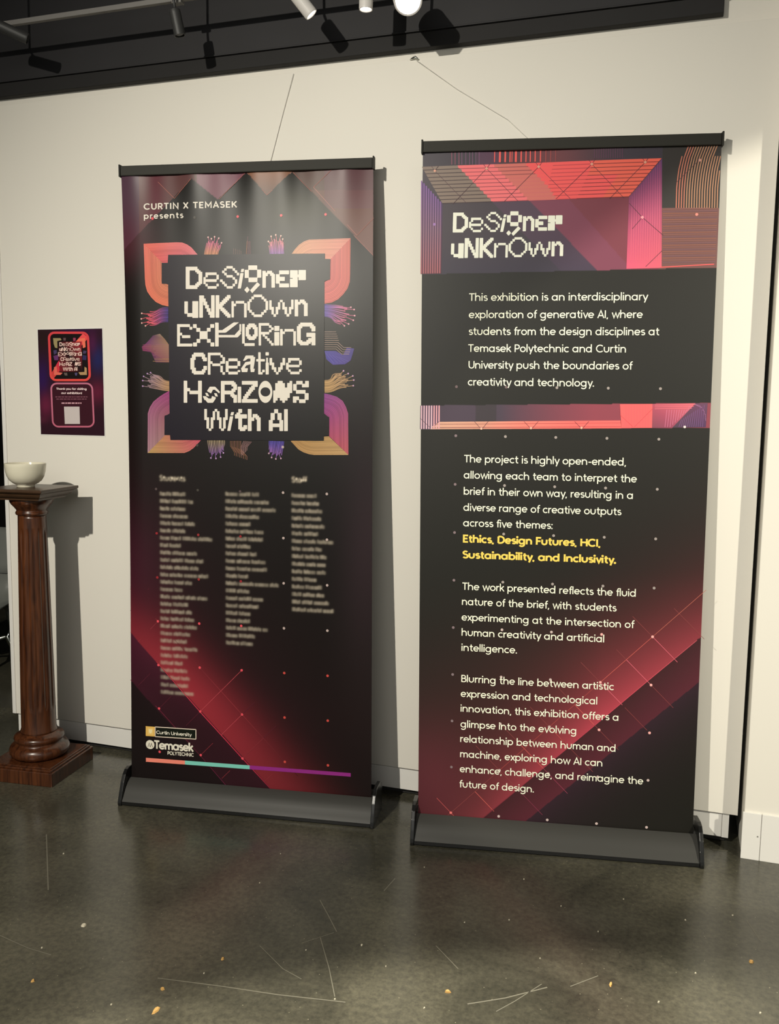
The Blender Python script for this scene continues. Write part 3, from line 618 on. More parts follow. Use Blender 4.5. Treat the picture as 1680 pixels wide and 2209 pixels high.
# pixel lettering: rectangles and quads traced per letter, in zoomed reference units of four windows
PIXELS = {
 0: ((375, 560), [  # line 1-3, left half
 (275,165,365,670),(275,165,540,250),(280,585,540,670),(565,280,650,555),(490,215,575,290),(525,250,612,325),(525,510,612,590),(490,545,575,625),
 (720,295,975,355),(720,345,775,405),(675,400,728,560),(728,448,975,510),(970,345,1025,455),(720,550,775,610),(770,605,975,665),(970,550,1025,610),
 (1195,150,1340,208),(1145,200,1203,258),(1097,252,1153,312),(1145,302,1205,360),(1195,355,1340,410),(1335,400,1392,458),(1385,450,1440,555),(1335,550,1392,610),(1200,605,1345,660),(1145,550,1207,612),(1098,500,1160,562),(1050,453,1112,512),(1335,198,1392,257),(1383,248,1441,307),(1430,300,1487,362),
 ((1535,215),(1600,215),(1585,290),(1520,290)),((1510,310),(1585,310),(1525,660),(1450,660)),
 (245,950,325,1230),(310,1215,435,1300),(425,945,560,1325),
 (580,815,665,1320),(600,815,690,890),(640,885,728,965),(675,955,762,1040),(712,1030,798,1110),(750,1105,835,1185),(785,1180,870,1255),(820,1250,930,1320),(850,810,930,1320),
 (950,810,1035,1320),(1205,805,1290,885),(1165,845,1255,930),(1125,885,1215,970),(1090,925,1180,1005),(1050,965,1140,1045),(1020,1005,1110,1125),(1060,1090,1150,1170),(1100,1125,1185,1205),(1135,1160,1220,1245),(1170,1200,1255,1285),(1210,1235,1290,1320),
 (1310,945,1365,1315),(1360,1000,1415,1060),(1405,940,1600,1000),(1595,990,1655,1315)]),
 1: ((525, 560), [
 (115,135,320,240),(35,235,130,420),(315,230,410,415),(120,410,325,515),((320,515),(385,575),(205,765),(155,700)),((90,615),(150,690),(88,760),(25,690)),
 (435,260,515,645),(540,258,655,330),(515,300,560,380),(610,300,690,375),(640,330,720,640),
 (815,250,1040,340),(740,335,830,550),(825,395,945,490),(815,545,1040,635),
 (1060,245,1235,420),(1120,415,1235,440),(1060,436,1235,630),(1250,240,1420,470),(1230,340,1255,405),
 (235,795,430,855),(235,1245,430,1305),(95,950,155,1155),(505,940,565,1150),(185,840,247,905),(135,898,195,965),(415,840,477,905),(465,890,527,952),(135,1140,197,1205),(190,1195,252,1262),(465,1140,527,1205),(408,1190,470,1257),
 (590,925,645,1140),(640,1075,695,1245),(685,1235,745,1300),(735,1075,795,1245),(785,970,840,1135),(830,915,895,970),(885,970,940,1135),(935,1075,995,1240),(980,1230,1045,1295),(1035,1075,1090,1240),(1085,910,1140,1130),
 (1165,910,1245,1290),(1280,908,1390,990),(1245,960,1300,1025),(1340,945,1420,1020),(1375,985,1460,1285)]),
 2: ((375, 560), [  # exploring, left
 (80,1470,145,1970),(80,1465,370,1530),(360,1525,425,1590),(140,1660,195,1720),(190,1715,380,1780),(85,1905,425,1970),
 (440,1465,525,1555),(515,1550,605,1640),(590,1625,770,1805),(755,1550,840,1635),(830,1465,920,1550),(520,1800,605,1890),(440,1880,530,1970),(755,1800,840,1885),(835,1880,920,1970),
 (940,1430,1020,1970),((1020,1600),(1100,1600),(1180,1660),(1020,1660)),((1100,1600),(1360,1425),(1480,1425),(1180,1660)),((1020,1710),(1380,1710),(1450,1765),(1020,1765)),((1380,1710),(1490,1590),(1530,1680),(1450,1765)),(1490,1465,1530,1640),(1550,1460,1610,1905)]),
 3: ((525, 560), [
 (25,1895,260,1960),(120,1450,265,1540),(88,1480,170,1580),(215,1480,300,1580),(55,1530,133,1745),(252,1530,330,1745),(88,1700,170,1795),(215,1700,300,1795),(120,1740,265,1825),
 (350,1440,405,1950),(350,1440,590,1500),(583,1490,642,1547),(632,1540,692,1600),(583,1590,642,1650),(400,1640,590,1700),(442,1690,497,1747),(490,1735,550,1797),(538,1785,600,1847),(588,1840,647,1902),(628,1890,692,1952),
 (705,1505,820,1620),(705,1645,820,1950),(835,1575,895,1950),(890,1630,945,1690),(935,1575,1145,1635),(1135,1625,1195,1950),
 (1290,1430,1565,1520),(1250,1465,1340,1560),(1215,1510,1305,1870),(1250,1830,1340,1910),(1285,1860,1480,1945),(1430,1820,1530,1910),(1470,1780,1560,1870),(1430,1660,1635,1755),(1545,1700,1635,1945),(1510,1470,1600,1560),(1545,1510,1635,1630)]),
 4: ((375, 750), [
 (455,115,680,205),(415,155,500,280),(380,235,470,495),(415,455,505,580),(455,530,690,610),(640,490,720,570),(675,415,755,510),(640,150,715,260),(665,225,755,310),
 (775,115,835,615),(775,115,1065,175),(1058,165,1115,225),(1105,215,1165,365),(1055,310,1110,370),(830,310,882,370),(875,360,1060,420),(1058,412,1115,560),(1105,555,1165,615),
 (1240,245,1450,310),(1180,305,1245,555),(1240,410,1450,475),(1445,305,1510,420),(1240,545,1455,610),(1450,510,1510,555),
 (230,750,310,1250),(305,915,375,990),(360,975,560,1055),(555,750,640,1250),
 ((820,885),(940,885),(965,950),(770,965)),((940,885),(1050,1000),(1035,1040),(930,950)),((770,960),(890,955),(850,1040),(755,985)),((715,1025),(765,1025),(810,1105),(745,1095)),((915,1030),(975,1035),(1005,1110),(945,1105)),((660,1100),(730,1100),(800,1160),(700,1190)),((870,1095),(955,1125),(950,1170),(850,1165)),((690,1150),(950,1160),(890,1250),(770,1250)),
 (1070,755,1155,1250),(1070,755,1370,840),(1310,785,1405,880),(1350,830,1435,960),(1310,930,1400,1010),(1150,975,1360,1060),(1285,1040,1380,1110),(1320,1070,1435,1140),(1355,1100,1435,1250),(1450,885,1530,1250),
 (695,1390,755,1640),(745,1580,805,1835),(795,1830,855,1885),(840,1580,900,1835),(885,1440,940,1640),(930,1390,990,1450),(980,1440,1040,1640),(1030,1580,1085,1835),(1075,1830,1140,1885),(1120,1580,1180,1835),(1165,1390,1225,1640),
 ((1305,1460),(1370,1460),(1350,1535),(1285,1535)),((1275,1555),(1350,1555),(1285,1885),(1215,1885)),
 (1465,1390,1550,1480),(1425,1470,1510,1530),(1390,1510,1660,1605),(1465,1600,1550,1850),(1500,1800,1625,1890),(1580,1755,1665,1850)]),
 5: ((525, 750), [
 ((55,180),(240,180),(215,250),(60,250)),((60,180),(110,250),(40,300),(-5,300)),((165,200),(275,215),(235,480),(160,500)),((165,480),(265,480),(250,555),(170,555)),((50,330),(170,310),(160,380),(55,410)),((50,330),(75,400),(30,470),(-50,480)),((-50,460),(110,470),(95,555),(-30,555)),
 (340,105,395,610),(295,260,490,315),(340,555,440,610),(430,500,490,560),(505,105,580,180),(520,230,560,350),(508,340,578,610),
 (595,235,655,400),(645,340,700,500),(695,445,750,555),(740,550,800,610),(790,445,850,555),(840,340,895,500),(890,235,950,400),
 (1015,235,1275,295),(1015,290,1075,345),(970,345,1030,500),(1025,390,1275,445),(1265,290,1325,395),(1015,495,1075,550),(1065,545,1275,605),(1265,490,1325,550),
 (-30,755,330,840),(215,800,330,890),(180,860,265,960),(140,900,225,1000),(110,950,190,1040),(70,1000,160,1090),(35,1050,120,1140),(0,1100,90,1190),(-30,1165,330,1250),
 (780,755,895,850),(725,805,945,1140),(680,970,780,1200),(680,1150,735,1250),(780,970,1055,1090),(820,1080,1055,1140),(995,800,1110,1030),(1050,755,1110,850),(830,1100,1005,1200),(885,1150,945,1250),(940,905,1000,1000),
 (1200,755,1345,835),(1130,825,1210,975),(1195,960,1410,1045),(1390,1030,1480,1185),(1265,1170,1410,1255),(1125,1105,1265,1190),(1125,1150,1205,1250),(1400,755,1485,900),(1330,820,1450,900),
 (105,1390,190,1890),(215,1505,325,1590),(185,1580,250,1660),(280,1540,360,1630),(310,1580,395,1890),
 (700,1395,790,1490),(620,1480,715,1640),(775,1480,870,1640),(580,1640,670,1890),(820,1640,905,1890),(665,1720,825,1800),(925,1395,1010,1890)]),
}
def pixel_quads(keys):
    for k in keys:
        (ox, oy), L = PIXELS[k]
        for r in L:
            q = r if isinstance(r[0], tuple) else ((r[0], r[1]), (r[2], r[1]), (r[2], r[3]), (r[0], r[3]))
            yield [(ox+x/10.5, oy+y/10.5) for x, y in q]
L1 = Ink(S1)
CREAM = cv(228, 220, 208)
def soft_quad(I, Q, col, off=0.0024):
    """print quad with slightly clipped corners"""
    P = []; n = len(Q)
    for i in range(n):
        a, b, d = Q[i-1], Q[i], Q[(i+1) % n]
        for o in (a, d):
            v_ = o-b; l = np.linalg.norm(v_); P.append(b+v_/l*min(0.0011, l*0.3))
    I.uvpoly(P, col, off)
for k, q in enumerate(pixel_quads(range(6))): soft_quad(L1, [S1.uv(*p) for p in q], CREAM, 0.0024+0.00001*(k % 40))
# round O of the fifth line
for k in range(32):
    a0, a1 = 2*math.pi*k/32, 2*math.pi*(k+1)/32
    f = lambda a, rx, ry: (525+(503+rx*math.cos(a))/10.5, 750+(1003+ry*math.sin(a))/10.5)
    L1.poly([f(a0, 157, 250), f(a1, 157, 250), f(a1, 112, 104), f(a0, 112, 104)], CREAM, 0.0024)
text_line(L1, 'CURTIN X TEMASEK', 310, 452.3, 511.4, 0.0195, CREAM, 0.135, 0.10)
text_line(L1, 'presents', 310.5, 472.3, 396, 0.0190, CREAM, 0.12, 0.11)
L1.build('printed_lettering', T1)
# sponsor marks
G1 = Ink(S1)
AMB = cv(232, 186, 96); WHT = cv(232, 226, 208)
G1.poly([(314.5, 1566.3), (335, 1567.8), (335, 1588.7), (314.5, 1587.3)], AMB, 0.0010)
G1.poly([(319, 1570), (331, 1571), (331, 1585), (319, 1584)], cv(238, 200, 118), 0.0012)
G1.poly([(321, 1573), (328.5, 1573.5), (328, 1580), (325, 1582.5), (321.8, 1579.5)], cv(248, 228, 170), 0.0014)
FR = [(335, 1567.8), (422.8, 1573.6), (422.8, 1594.3), (335, 1588.7)]
G1.poly(FR, cv(22, 26, 18), 0.0010)
for a, b in zip(FR, FR[1:]+FR[:1]): G1.line([a, b], 0.0030, cv(222, 206, 188), 0.0013)
text_line(G1, 'Curtin University', 337.3, 1582.6, 414, 0.0112, WHT, 0.12, -0.02, 0.0014)
G1.dot(324, 1606, 0.0155, WHT, 0.0010, 24)
for p in ([(319.5, 1611), (322, 1602.5), (324, 1611)], [(324.5, 1611.5), (327, 1603), (329.5, 1611.8)]): G1.line(p, 0.0022, cv(120, 110, 98), 0.0013)
text_line(G1, 'Temasek', 333, 1614.6, 418, 0.0280, WHT, 0.15, -0.04)
text_line(G1, 'POLYTECHNIC', 361.5, 1627.6, 418, 0.0116, WHT, 0.14, 0.02)
BAR = [(315, 1634.5), (399, 1640.6), (538.5, 1651), (756.5, 1667.5)]; BAR2 = [(315, 1643), (399, 1649), (538.5, 1659.2), (756.5, 1675.3)]
for i, colr in enumerate((cv(244, 140, 120), cv(128, 208, 192), cv(148, 46, 134))):
    G1.poly([BAR[i], BAR[i+1], BAR2[i+1], BAR2[i]], colr, 0.0010)
G1.build('printed_logos', T1)

# ---- right banner
E_PRINT = 0.86
def disp2(u, v): return 0.0*np.asarray(u, float)+0.0015*np.sin(np.asarray(u, float)*14)*np.exp(-np.maximum(2.02-np.asarray(v, float), 0)/0.2)
T2, S2, LN2 = roll_up((-0.2852, -0.2438, 0), 0.1751, 0.1343, -0.0217, 'right roll-up banner with paragraphs of cream text and two amber lines', disp2)
def bg2(px, py, u, v):
    c = np.repeat(lin((21, 20, 15.0))[None]/E_PRINT, len(px), 0)
    d1 = sdist(px, py, (1037, 1769), (1504, 1380)); d2 = sdist(px, py, (1127, 1777), (1497, 1480))
    mid = np.clip(1-np.abs(px-1300)/420, 0.35, 1)
    c = mixc(c, ink((84, 40, 42)), np.where(d1 > 0, 0.80*np.exp(-np.maximum(d1, 0)/150.0)*np.clip((py-1230)/200, 0, 1), 0))
    c = mixc(c, ink((170, 60, 74)), np.where(d1 > 0, 0.92*np.exp(-np.maximum(d1, 0)/58.0)*mid, 0))
    c = mixc(c, ink((84, 32, 44)), np.where((d1 <= 0) & (d2 > 0), 0.25+0.65*np.clip(1-d2/90.0, 0, 1), 0))
    c = mixc(c, ink((56, 30, 46)), np.where(d2 <= 0, 0.55*np.exp(d2/60.0), 0))
    g = np.exp(-(((px-920)/110)**2+((py-1700)/130)**2)); c = mixc(c, ink((84, 34, 42)), np.where(d1 > 0, 0.8*g, 0))
    # upper picture
    x_ = (px-909)/(1545-909); yb = 592-15*x_; top = py < yb
    pic = ink((62, 54, 62)); c = np.where(top[:, None], pic, c)
    e1 = sdist(px, py, (1063, 437), (1215, 590)); e2 = sdist(px, py, (1146, 437), (1290, 585)); e3 = sdist(px, py, (1228, 431), (1352, 570))
    inn = top & (py > 425)
    c = mixc(c, ink((80, 58, 78)), np.where(inn & (e1 > 0), 0.7, 0)); c = mixc(c, ink((122, 58, 78)), np.where(inn & (e2 > 0), 0.85, 0)); c = mixc(c, ink((112, 50, 60)), np.where(inn & (e3 > 0), 0.75, 0))
    g = np.exp(-((py-600)/70.0)**2); c = mixc(c, ink((44, 40, 60)), np.where(inn & (e2 < 0), 0.6*g, 0))
    tk = top & (py < 360); c = mixc(c, ink((52, 46, 56)), np.where(tk, 0.9, 0)); c = mixc(c, ink((110, 52, 58)), np.where(tk & (px > 1040), 0.75*np.exp(-((px-1190)/85.0)**2), 0)); c = mixc(c, ink((88, 50, 78)), np.where(tk & (px > 1030) & (px < 1075), 0.6, 0))
    rt = top & (px > 1428-(py-345)*0.03); c = np.where(rt[:, None], ink((46, 42, 40)), c)
    lo = rt & (py > 448); c = mixc(c, ink((112, 72, 70)), np.where(lo, 0.85, 0))
    # narrow picture strip
    st = (py > 874.6-5*x_) & (py < 926-3.5*x_)
    c = np.where(st[:, None], ink((64, 52, 66)), c)
    c = mixc(c, ink((40, 38, 36)), np.where(st & (px > 1025) & (px < 1070), 0.6, 0)); c = mixc(c, ink((132, 58, 72)), np.where(st, np.clip((px-1080)/200, 0, 1), 0))
    return np.clip(c, 0.003, 0.9)
panel_grid('printed_panel', S2, lambda v: -0.4255+0.006*np.clip(1-v/1.9, 0, 1), lambda v: 0.4255-0.011*np.clip(1-v/1.9, 0, 1), 0.0, LN2, 0.0025, bg2, T2, M_ink2)
K2 = Ink(S2, M_ink2)
def q4(P, cols, off=0.0006): K2.poly(P, cols, off)
def Z1(x, y): return (890+x/4.8, 270+y/4.8)
def Z2(x, y): return (1230+x/4.8, 270+y/4.8)
# ticks along the top
for x in (405, 440, 480, 510, 550, 590, 620, 655, 690): K2.line([Z1(x, 262-x*0.02), Z1(x, 410)], 0.0022, cv(132, 72, 92) if x < 500 else cv(110, 72, 102))
for x, w in ((850, 10), (905, 22), (960, 17), (1010, 12), (1030, 8), (1070, 21), (1125, 15), (1175, 12), (1220, 12), (1270, 12), (1325, 12), (1380, 10), (1430, 8), (1480, 6)):
    K2.line([Z1(x, 252-x*0.02), Z1(x-3, 395-x*0.012)], w*0.00027, cv(222, 86, 82) if x < 1350 else cv(150, 66, 66))
for x in range(250, 540, 24): K2.line([Z2(x, 212), Z2(x, 345)], 0.0020, cv(88, 52, 76))
# the striped top bar
TL, TR_, BLm, BRm = Z1(95, 432), Z2(945, 342), Z1(310, 815), Z2(600, 745)
def barpt(s, t):                # s along, t down
    a = lerp(TL, TR_, s); b = lerp(BLm, BRm, s); return lerp(a, b, t)
def barcol(x, y):
    a = (y-357)/(440-357); s1 = 985+a*78; s2 = 1063+a*78; s3 = 1140+a*78
    if x < s1: return (124, 108, 98)
    if x < s2: return (226, 108, 112)
    if x < s3-8 : return (196, 104, 96)
    if x < 1300: return (232, 84, 84)
    return (222, 94, 78)
NB = 10
segs = [0, .08, .147, .16, .2, .24, .262, .285, .30, .33, .36, .39, .42, .5, .6, .7, .8, .9, 1.0]
for k in range(NB):
    for t0, t1, dark in ((k/NB, (k+0.80)/NB, 0), ((k+0.80)/NB, (k+1)/NB, 1)):
        # cut at the slanting edges
        cuts = [0.0]
        tm = (t0+t1)/2
        for base in (985, 1063, 1132):
            xe = base+tm*78; A, B = barpt(0, tm), barpt(1, tm); cuts.append((xe-A[0])/(B[0]-A[0]))
        cuts += [0.55, 0.72, 0.86, 1.0]
        for s0, s1 in zip(cuts[:-1], cuts[1:]):
            sm = (s0+s1)/2; P = [barpt(s0, t0), barpt(s1, t0), barpt(s1, t1), barpt(s0, t1)]
            X = barpt(sm, tm); col = np.array(barcol(X[0], X[1]), float)
            if dark:
                kf = 0.36 if sm < 0.15 else (0.62 if sm < 0.42 else (0.94 if sm < 0.60 else (0.72 if sm < 0.75 else 0.5)))
                col = col*kf+np.array([10, 0, 8])
            q4(P, cv(*col), 0.0005)
# left upright of stripes
for k in range(9):
    x = 909.5+k*5.05; yt = 390+k*5.6; xb = 908.2+k*5.0
    K2.line([(x, yt), (x-0.6, 500), (xb, 590.5-k*.1)], 0.0040, [cv(118, 80, 140), cv(134, 98, 118), cv(158, 88, 96)], 0.0008)
q4([(909.3, 391), (954.6, 440), (951.5, 590), (907.3, 591.5)], [cv(66, 48, 92), cv(70, 52, 88), cv(84, 42, 56), cv(80, 40, 54)], 0.0005)
# right upright; side spot's light is inked into its brighter lower end
q4([Z2(950, 345), Z2(945, 1478), Z2(580, 1488), Z2(606, 745)], [cv(86, 52, 96), cv(206, 86, 104), cv(206, 82, 110), cv(120, 58, 92)], 0.0005)
for k in range(13):
    x = 640+k*24; K2.line([Z2(x, 735-k*30), Z2(x-6, 1000), Z2(x-16, 1400)], 0.0018, [cv(136, 66, 110), cv(200, 92, 120), cv(214, 92, 112)], 0.0008)
# curved lines at the right edge and the hatch below them
for k in range(17):
    xb = 1095+k*26.5; xt = 1215+k*27
    P = [(xb, 858), (xb+6, 640), (xb+26, 470), (xb+62, 320), (xt, 170)]
    P = [p for p in P if p[0] < 1562-(p[1]-170)*0.045 and p[1] > (290 if k == 0 else 165)]
    if len(P) > 1: K2.line([Z2(*p) for p in resample(P, 9)], 0.0027, cv(172, 124, 96) if k > 3 else cv(186, 112, 92), 0.0008)
for k in range(26):
    y = 868+k*22; K2.line([Z2(955, y+4), Z2(1525-(y-860)*0.045, y-4)], 0.0018, cv(*[(128, 82, 74), (112, 76, 84), (138, 86, 70)][k % 3]), 0.0007)
K2.line([Z2(930, 1472), Z2(1488, 1440)], 0.0030, cv(206, 84, 84))
# lattice hairlines over the picture
def seg(a, b, col, w=0.0012): K2.line([a, b], w, col, 0.0011)
DK = cv(70, 40, 52); Dp = [Z1(230, 475), Z1(765, 450), Z1(1305, 430), Z2(222, 405), Z2(775, 385)]; Xp = [Z1(490, 740), Z1(1022, 716), Z1(1560, 690), Z2(484, 682)]
for i, X in enumerate(Xp):
    seg(Dp[i], X, DK); seg(Dp[i+1], X, DK); seg(X, lerp(X, Dp[i], -0.27), DK); seg(X, lerp(X, Dp[i+1], -0.27), DK)
for P in Dp: K2.dot(P[0], P[1], 0.0038, cv(206, 150, 128), 0.0012); seg(P, (P[0]+8, P[1]-11), DK); seg(P, (P[0]-8, P[1]-11), DK)
for P, c_ in ((Z1(225, 1028), cv(150, 110, 170)), (Z2(745, 955), cv(226, 140, 150)), (Z2(1340, 362), cv(180, 130, 120)), (Z2(1308, 925), cv(214, 130, 120))): K2.dot(P[0], P[1], 0.0042, c_, 0.0012)
seg(Z2(610, 810), Z2(745, 955), DK); seg(Z2(745, 955), Z2(960, 1140), DK); seg(Z2(745, 955), Z2(640, 1075), DK); seg(Z2(1090, 600), Z2(1330, 365), DK); seg(Z2(780, 1465), Z2(950, 1300), DK)
# narrow strip: ticks, lower bar, coral block, mauve end
for k in range(8): K2.line([(909.3+k*5.4, 875-k*.05), (908.8+k*5.4, 925.5)], 0.0042, cv(206, 168, 180) if k < 5 else cv(206, 150, 158), 0.0008)
q4([(906.5, 874.8), (948, 874.5), (946, 910), (927, 925.5), (905.8, 926)], cv(66, 44, 70), 0.0006)
for k, (t0, t1) in enumerate(((0, .30), (.36, .76), (.84, 1.0))):
    def bp(s, t): return lerp(lerp((949-t*18, 910), (1338, 907), s), lerp((928, 926), (1340, 924), s), t)
    cs = [(196, 150, 128), (194, 138, 118), (224, 116, 104), (236, 100, 96), (240, 98, 96)]
    for i in range(4): q4([bp(i/4, t0), bp((i+1)/4, t0), bp((i+1)/4, t1), bp(i/4, t1)], [cv(*cs[i]), cv(*cs[i+1]), cv(*cs[i+1]), cv(*cs[i])], 0.0007)
q4([(929, 910), (1338, 907), (1340, 924), (928, 926)], [cv(92, 56, 60), cv(190, 70, 74), cv(190, 70, 74), cv(92, 56, 60)], 0.0005)
q4([(1337, 872), (1407, 871.3), (1406, 923), (1340, 923.6)], cv(236, 92, 94), 0.0009)
for k in range(9): K2.line([(1350+k*6, 873), (1350+k*6, 922)], 0.0010, cv(222, 84, 96), 0.0011)
q4([(1407, 871.3), (1500, 869.8), (1450, 922.5), (1406, 923)], [cv(166, 72, 92), cv(206, 96, 110), cv(140, 62, 88), cv(120, 62, 78)], 0.0007)
for k in range(11): K2.line([(1438+k*5.4, 884 if k < 9 else 876), (1434+k*5.4, 921.5-max(0, k-2)*5)], 0.0014, cv(196, 110, 140), 0.0010)
q4([(1500, 869.8), (1526, 869.3), (1522, 921.5), (1450, 922.5)], [cv(98, 56, 84), cv(96, 60, 84), cv(74, 46, 84), cv(72, 54, 70)], 0.0007)
for k in range(12): K2.line([(1464+k*4.6, 921), (1467+k*4.6, 912-k*2.6), (1470+k*4.4, 905-k*2.8)], 0.0012, cv(120, 80, 130), 0.0010)
for k in range(3): K2.line([(1412, 874+k*4), (1500-k*4, 872.8+k*4)], 0.0013, cv(216, 110, 120), 0.0010)
for k in range(4): K2.line([(1496+k*4, 871+k), (1512+k*2, 880+k*2), (1522, 896+k*4)], 0.0011, cv(150, 100, 140), 0.0010)
for x0, x1, y1 in ((1023, 1053, 925), (1130, 1161, 924), (1239, 1270, 923.5)):
    seg((x0, 909), (x0+14, y1), DK); seg((x1, 909), (x1-13, y1), DK); K2.dot(x0+15, y1-0.5, 0.0035, cv(228, 170, 150), 0.0012)
seg((906, 902), (927, 922), DK); seg((937, 919), (947, 909), DK); seg((1337, 895), (1365, 921), cv(200, 66, 72)); seg((1368, 921), (1412, 877), cv(190, 66, 74)); K2.dot(1476.5, 921, 0.0038, cv(232, 206, 206), 0.0012)
# lattice dots and diagonal hairlines on the dark field
o2 = S2.uv(983, 940); d2_ = S2.uv(1090, 940)[0]-o2[0]; dv2 = (S2.uv(983, 940)[1]-S2.uv(972, 1753)[1])/8.0
def lat2(i, j): return o2+np.array([i*d2_, -j*dv2])
for j in range(-1, 9):
    for i in range(0, 5):
        q = lat2(i, j); x, y = S2.px(q[0], q[1])
        col = cv(150, 140, 136) if i > 0 and j < 4 else (cv(120, 104, 108) if i < 1 else cv(188, 168, 164))
        if j == 8 and i == 0: col = cv(214, 110, 106)
        if j in (4, 5, 6) and i >= 3: col = cv(226, 164, 160)
        if j == -1 and i < 2: col = cv(104, 86, 88)
        K2.uvpoly([q+0.0042*np.array([math.cos(2*math.pi*k/10), math.sin(2*math.pi*k/10)]) for k in range(10)], col, 0.0009)
# the lattice runs at 45 degrees; only the parts inside the red band show
def hair2(a, b, col, w=0.0012): K2.uvline([lat2(*a), lat2(*b)], w, col, 0.0007)
A_, B_, C_ = cv(206, 96, 88), cv(216, 104, 120), cv(128, 62, 62)
hair2((-.4, 8.4), (0, 8), C_); hair2((0, 8), (1, 7), C_); hair2((1, 7), (3, 5), cv(160, 70, 66)); hair2((3, 5), (4, 4), cv(196, 92, 84)); hair2((4, 4), (5, 3), cv(176, 96, 82))
hair2((3.6, 3.6), (4, 4), C_); hair2((4, 4), (4.5, 4.5), B_); hair2((3.3, 4.3), (3.5, 4.5), C_); hair2((3.5, 4.5), (4, 5), B_); hair2((4, 5), (4.45, 5.45), C_); hair2((2.6, 4.6), (3, 5), C_); hair2((3, 5), (3.45, 5.45), B_); hair2((3.5, 5.5), (3.95, 5.95), C_)
hair2((2, 5), (2.5, 5.5), C_); hair2((2.5, 5.5), (2.9, 5.9), A_); hair2((2.9, 5.9), (3.4, 6.4), C_); hair2((1.6, 5.6), (2.4, 6.4), C_); hair2((2, 6), (2.45, 6.45), A_); hair2((2.45, 6.45), (2.9, 6.9), C_)
hair2((1, 6), (1.4, 6.4), C_); hair2((1.4, 6.4), (1.9, 6.9), A_); hair2((1.9, 6.9), (2.4, 7.4), cv(146, 62, 84)); hair2((.5, 6.5), (1.3, 7.3), C_); hair2((.5, 7.5), (.9, 7.9), A_); hair2((1.3, 7.3), (1.9, 7.9), cv(126, 50, 74)); hair2((-.3, 7.7), (.1, 8.1), cv(190, 84, 84))
hair2((4.4, 3.4), (5, 4), C_)
K2.line([(1040, 1766), (1180, 1650), (1300, 1550), (1400, 1466), (1503, 1381)], 0.0020, [cv(96, 34, 46), cv(150, 50, 66), cv(186, 66, 84), cv(190, 72, 86), cv(170, 74, 84)], 0.0007)
K2.build('printed_artwork', T2)
# lettering of the right banner
L2 = Ink(S2, M_ink2)
u_a = S1.uv(375+245/10.5, 560+1230/10.5); u_b = S1.uv(525+1460/10.5, 560+165/10.5)
# same title design, carried across by its own corner points
p_a = S2.uv(972.2, 551); p_b = S2.uv(1214.2, 459)
s_a = S1.uv(375+245/10.5, 560+1230/10.5); s_b = S1.uv(525+1460/10.5, 560+135/10.5)
Q_ = [S1.uv(*p) for q in pixel_quads((0, 1)) for p in q]
mn = np.min(Q_, 0); mx_ = np.max(Q_, 0)
b0 = S2.uv(972.4, 557.5); bL = S2.uv(1214.3, 553)[0]; bT = S2.uv(1100, 456)[1]
for k, q in enumerate(pixel_quads((0, 1))):
    P = [S1.uv(*p) for p in q]
    soft_quad(L2, [np.array([b0[0]+(p[0]-mn[0])/(mx_[0]-mn[0])*(bL-b0[0]), b0[1]+(p[1]-mn[1])/(mx_[1]-mn[1])*(bT-b0[1])]) for p in P], cv(238, 229, 213), 0.0010+0.00001*(k % 40))
TXT = [
 ('This exhibition is an interdisciplinary', 1011.5, 649.2, 1397.8), ('exploration of generative AI, where', 1011, 686.4, 1386), ('students from the design disciplines at', 1011, 722.6, 1421.6),
 ('Temasek Polytechnic and Curtin', 1009.6, 759, 1349.6), ('University push the boundaries of', 1010.4, 794.9, 1364), ('creativity and technology.', 1008.9, 831.5, 1281),
 ('The project is highly open-ended,', 1000.9, 997.2, 1349.8), ('allowing each team to interpret the', 1000, 1032, 1373.3), ('brief in their own way, resulting in a', 1000, 1066.9, 1364.4), ('diverse range of creative outputs', 999.3, 1101.7, 1340), ('across five themes:', 998.8, 1135.2, 1191.6),
 ('The work presented reflects the fluid', 997, 1272, 1370.7), ('nature of the brief, with students', 996.2, 1304.7, 1329.6), ('experimenting at the intersection of', 995.4, 1338.2, 1368), ('human creativity and artificial', 995.4, 1371, 1302.6), ('intelligence.', 994.9, 1403.7, 1114.8),
 ('Blurring the line between artistic', 994.9, 1470.9, 1323.6), ('expression and technological', 993.6, 1502.9, 1287.7), ('innovation, this exhibition offers a', 993, 1534.8, 1333.3), ('glimpse into the evolving', 993, 1568.5, 1242.4), ('relationship between human and', 992.5, 1600.3, 1327), ('machine, exploring how AI can', 992.3, 1633, 1298.7), ('enhance, challenge, and reimagine the', 991.5, 1665.2, 1387), ('future of design.', 991, 1698, 1151.2)]
for s, x0, y0, x1 in TXT: text_line(L2, s, x0, y0, x1, 0.0222, cv(236, 230, 208), 0.092)
L2.build('printed_lettering', T2)
Y2 = Ink(S2, M_ink2); AM2 = cv(246, 196, 90)
text_line(Y2, 'Ethics, Design Futures, HCI,', 998.3, 1169.5, 1294.8, 0.0222, AM2, 0.155, 0.01)
text_line(Y2, 'Sustainability, and Inclusivity.', 997.5, 1203.6, 1328.8, 0.0222, AM2, 0.155, 0.01)
yo = Y2.build('amber_lettering', T2); yo['label'] = 'bold amber lettering'

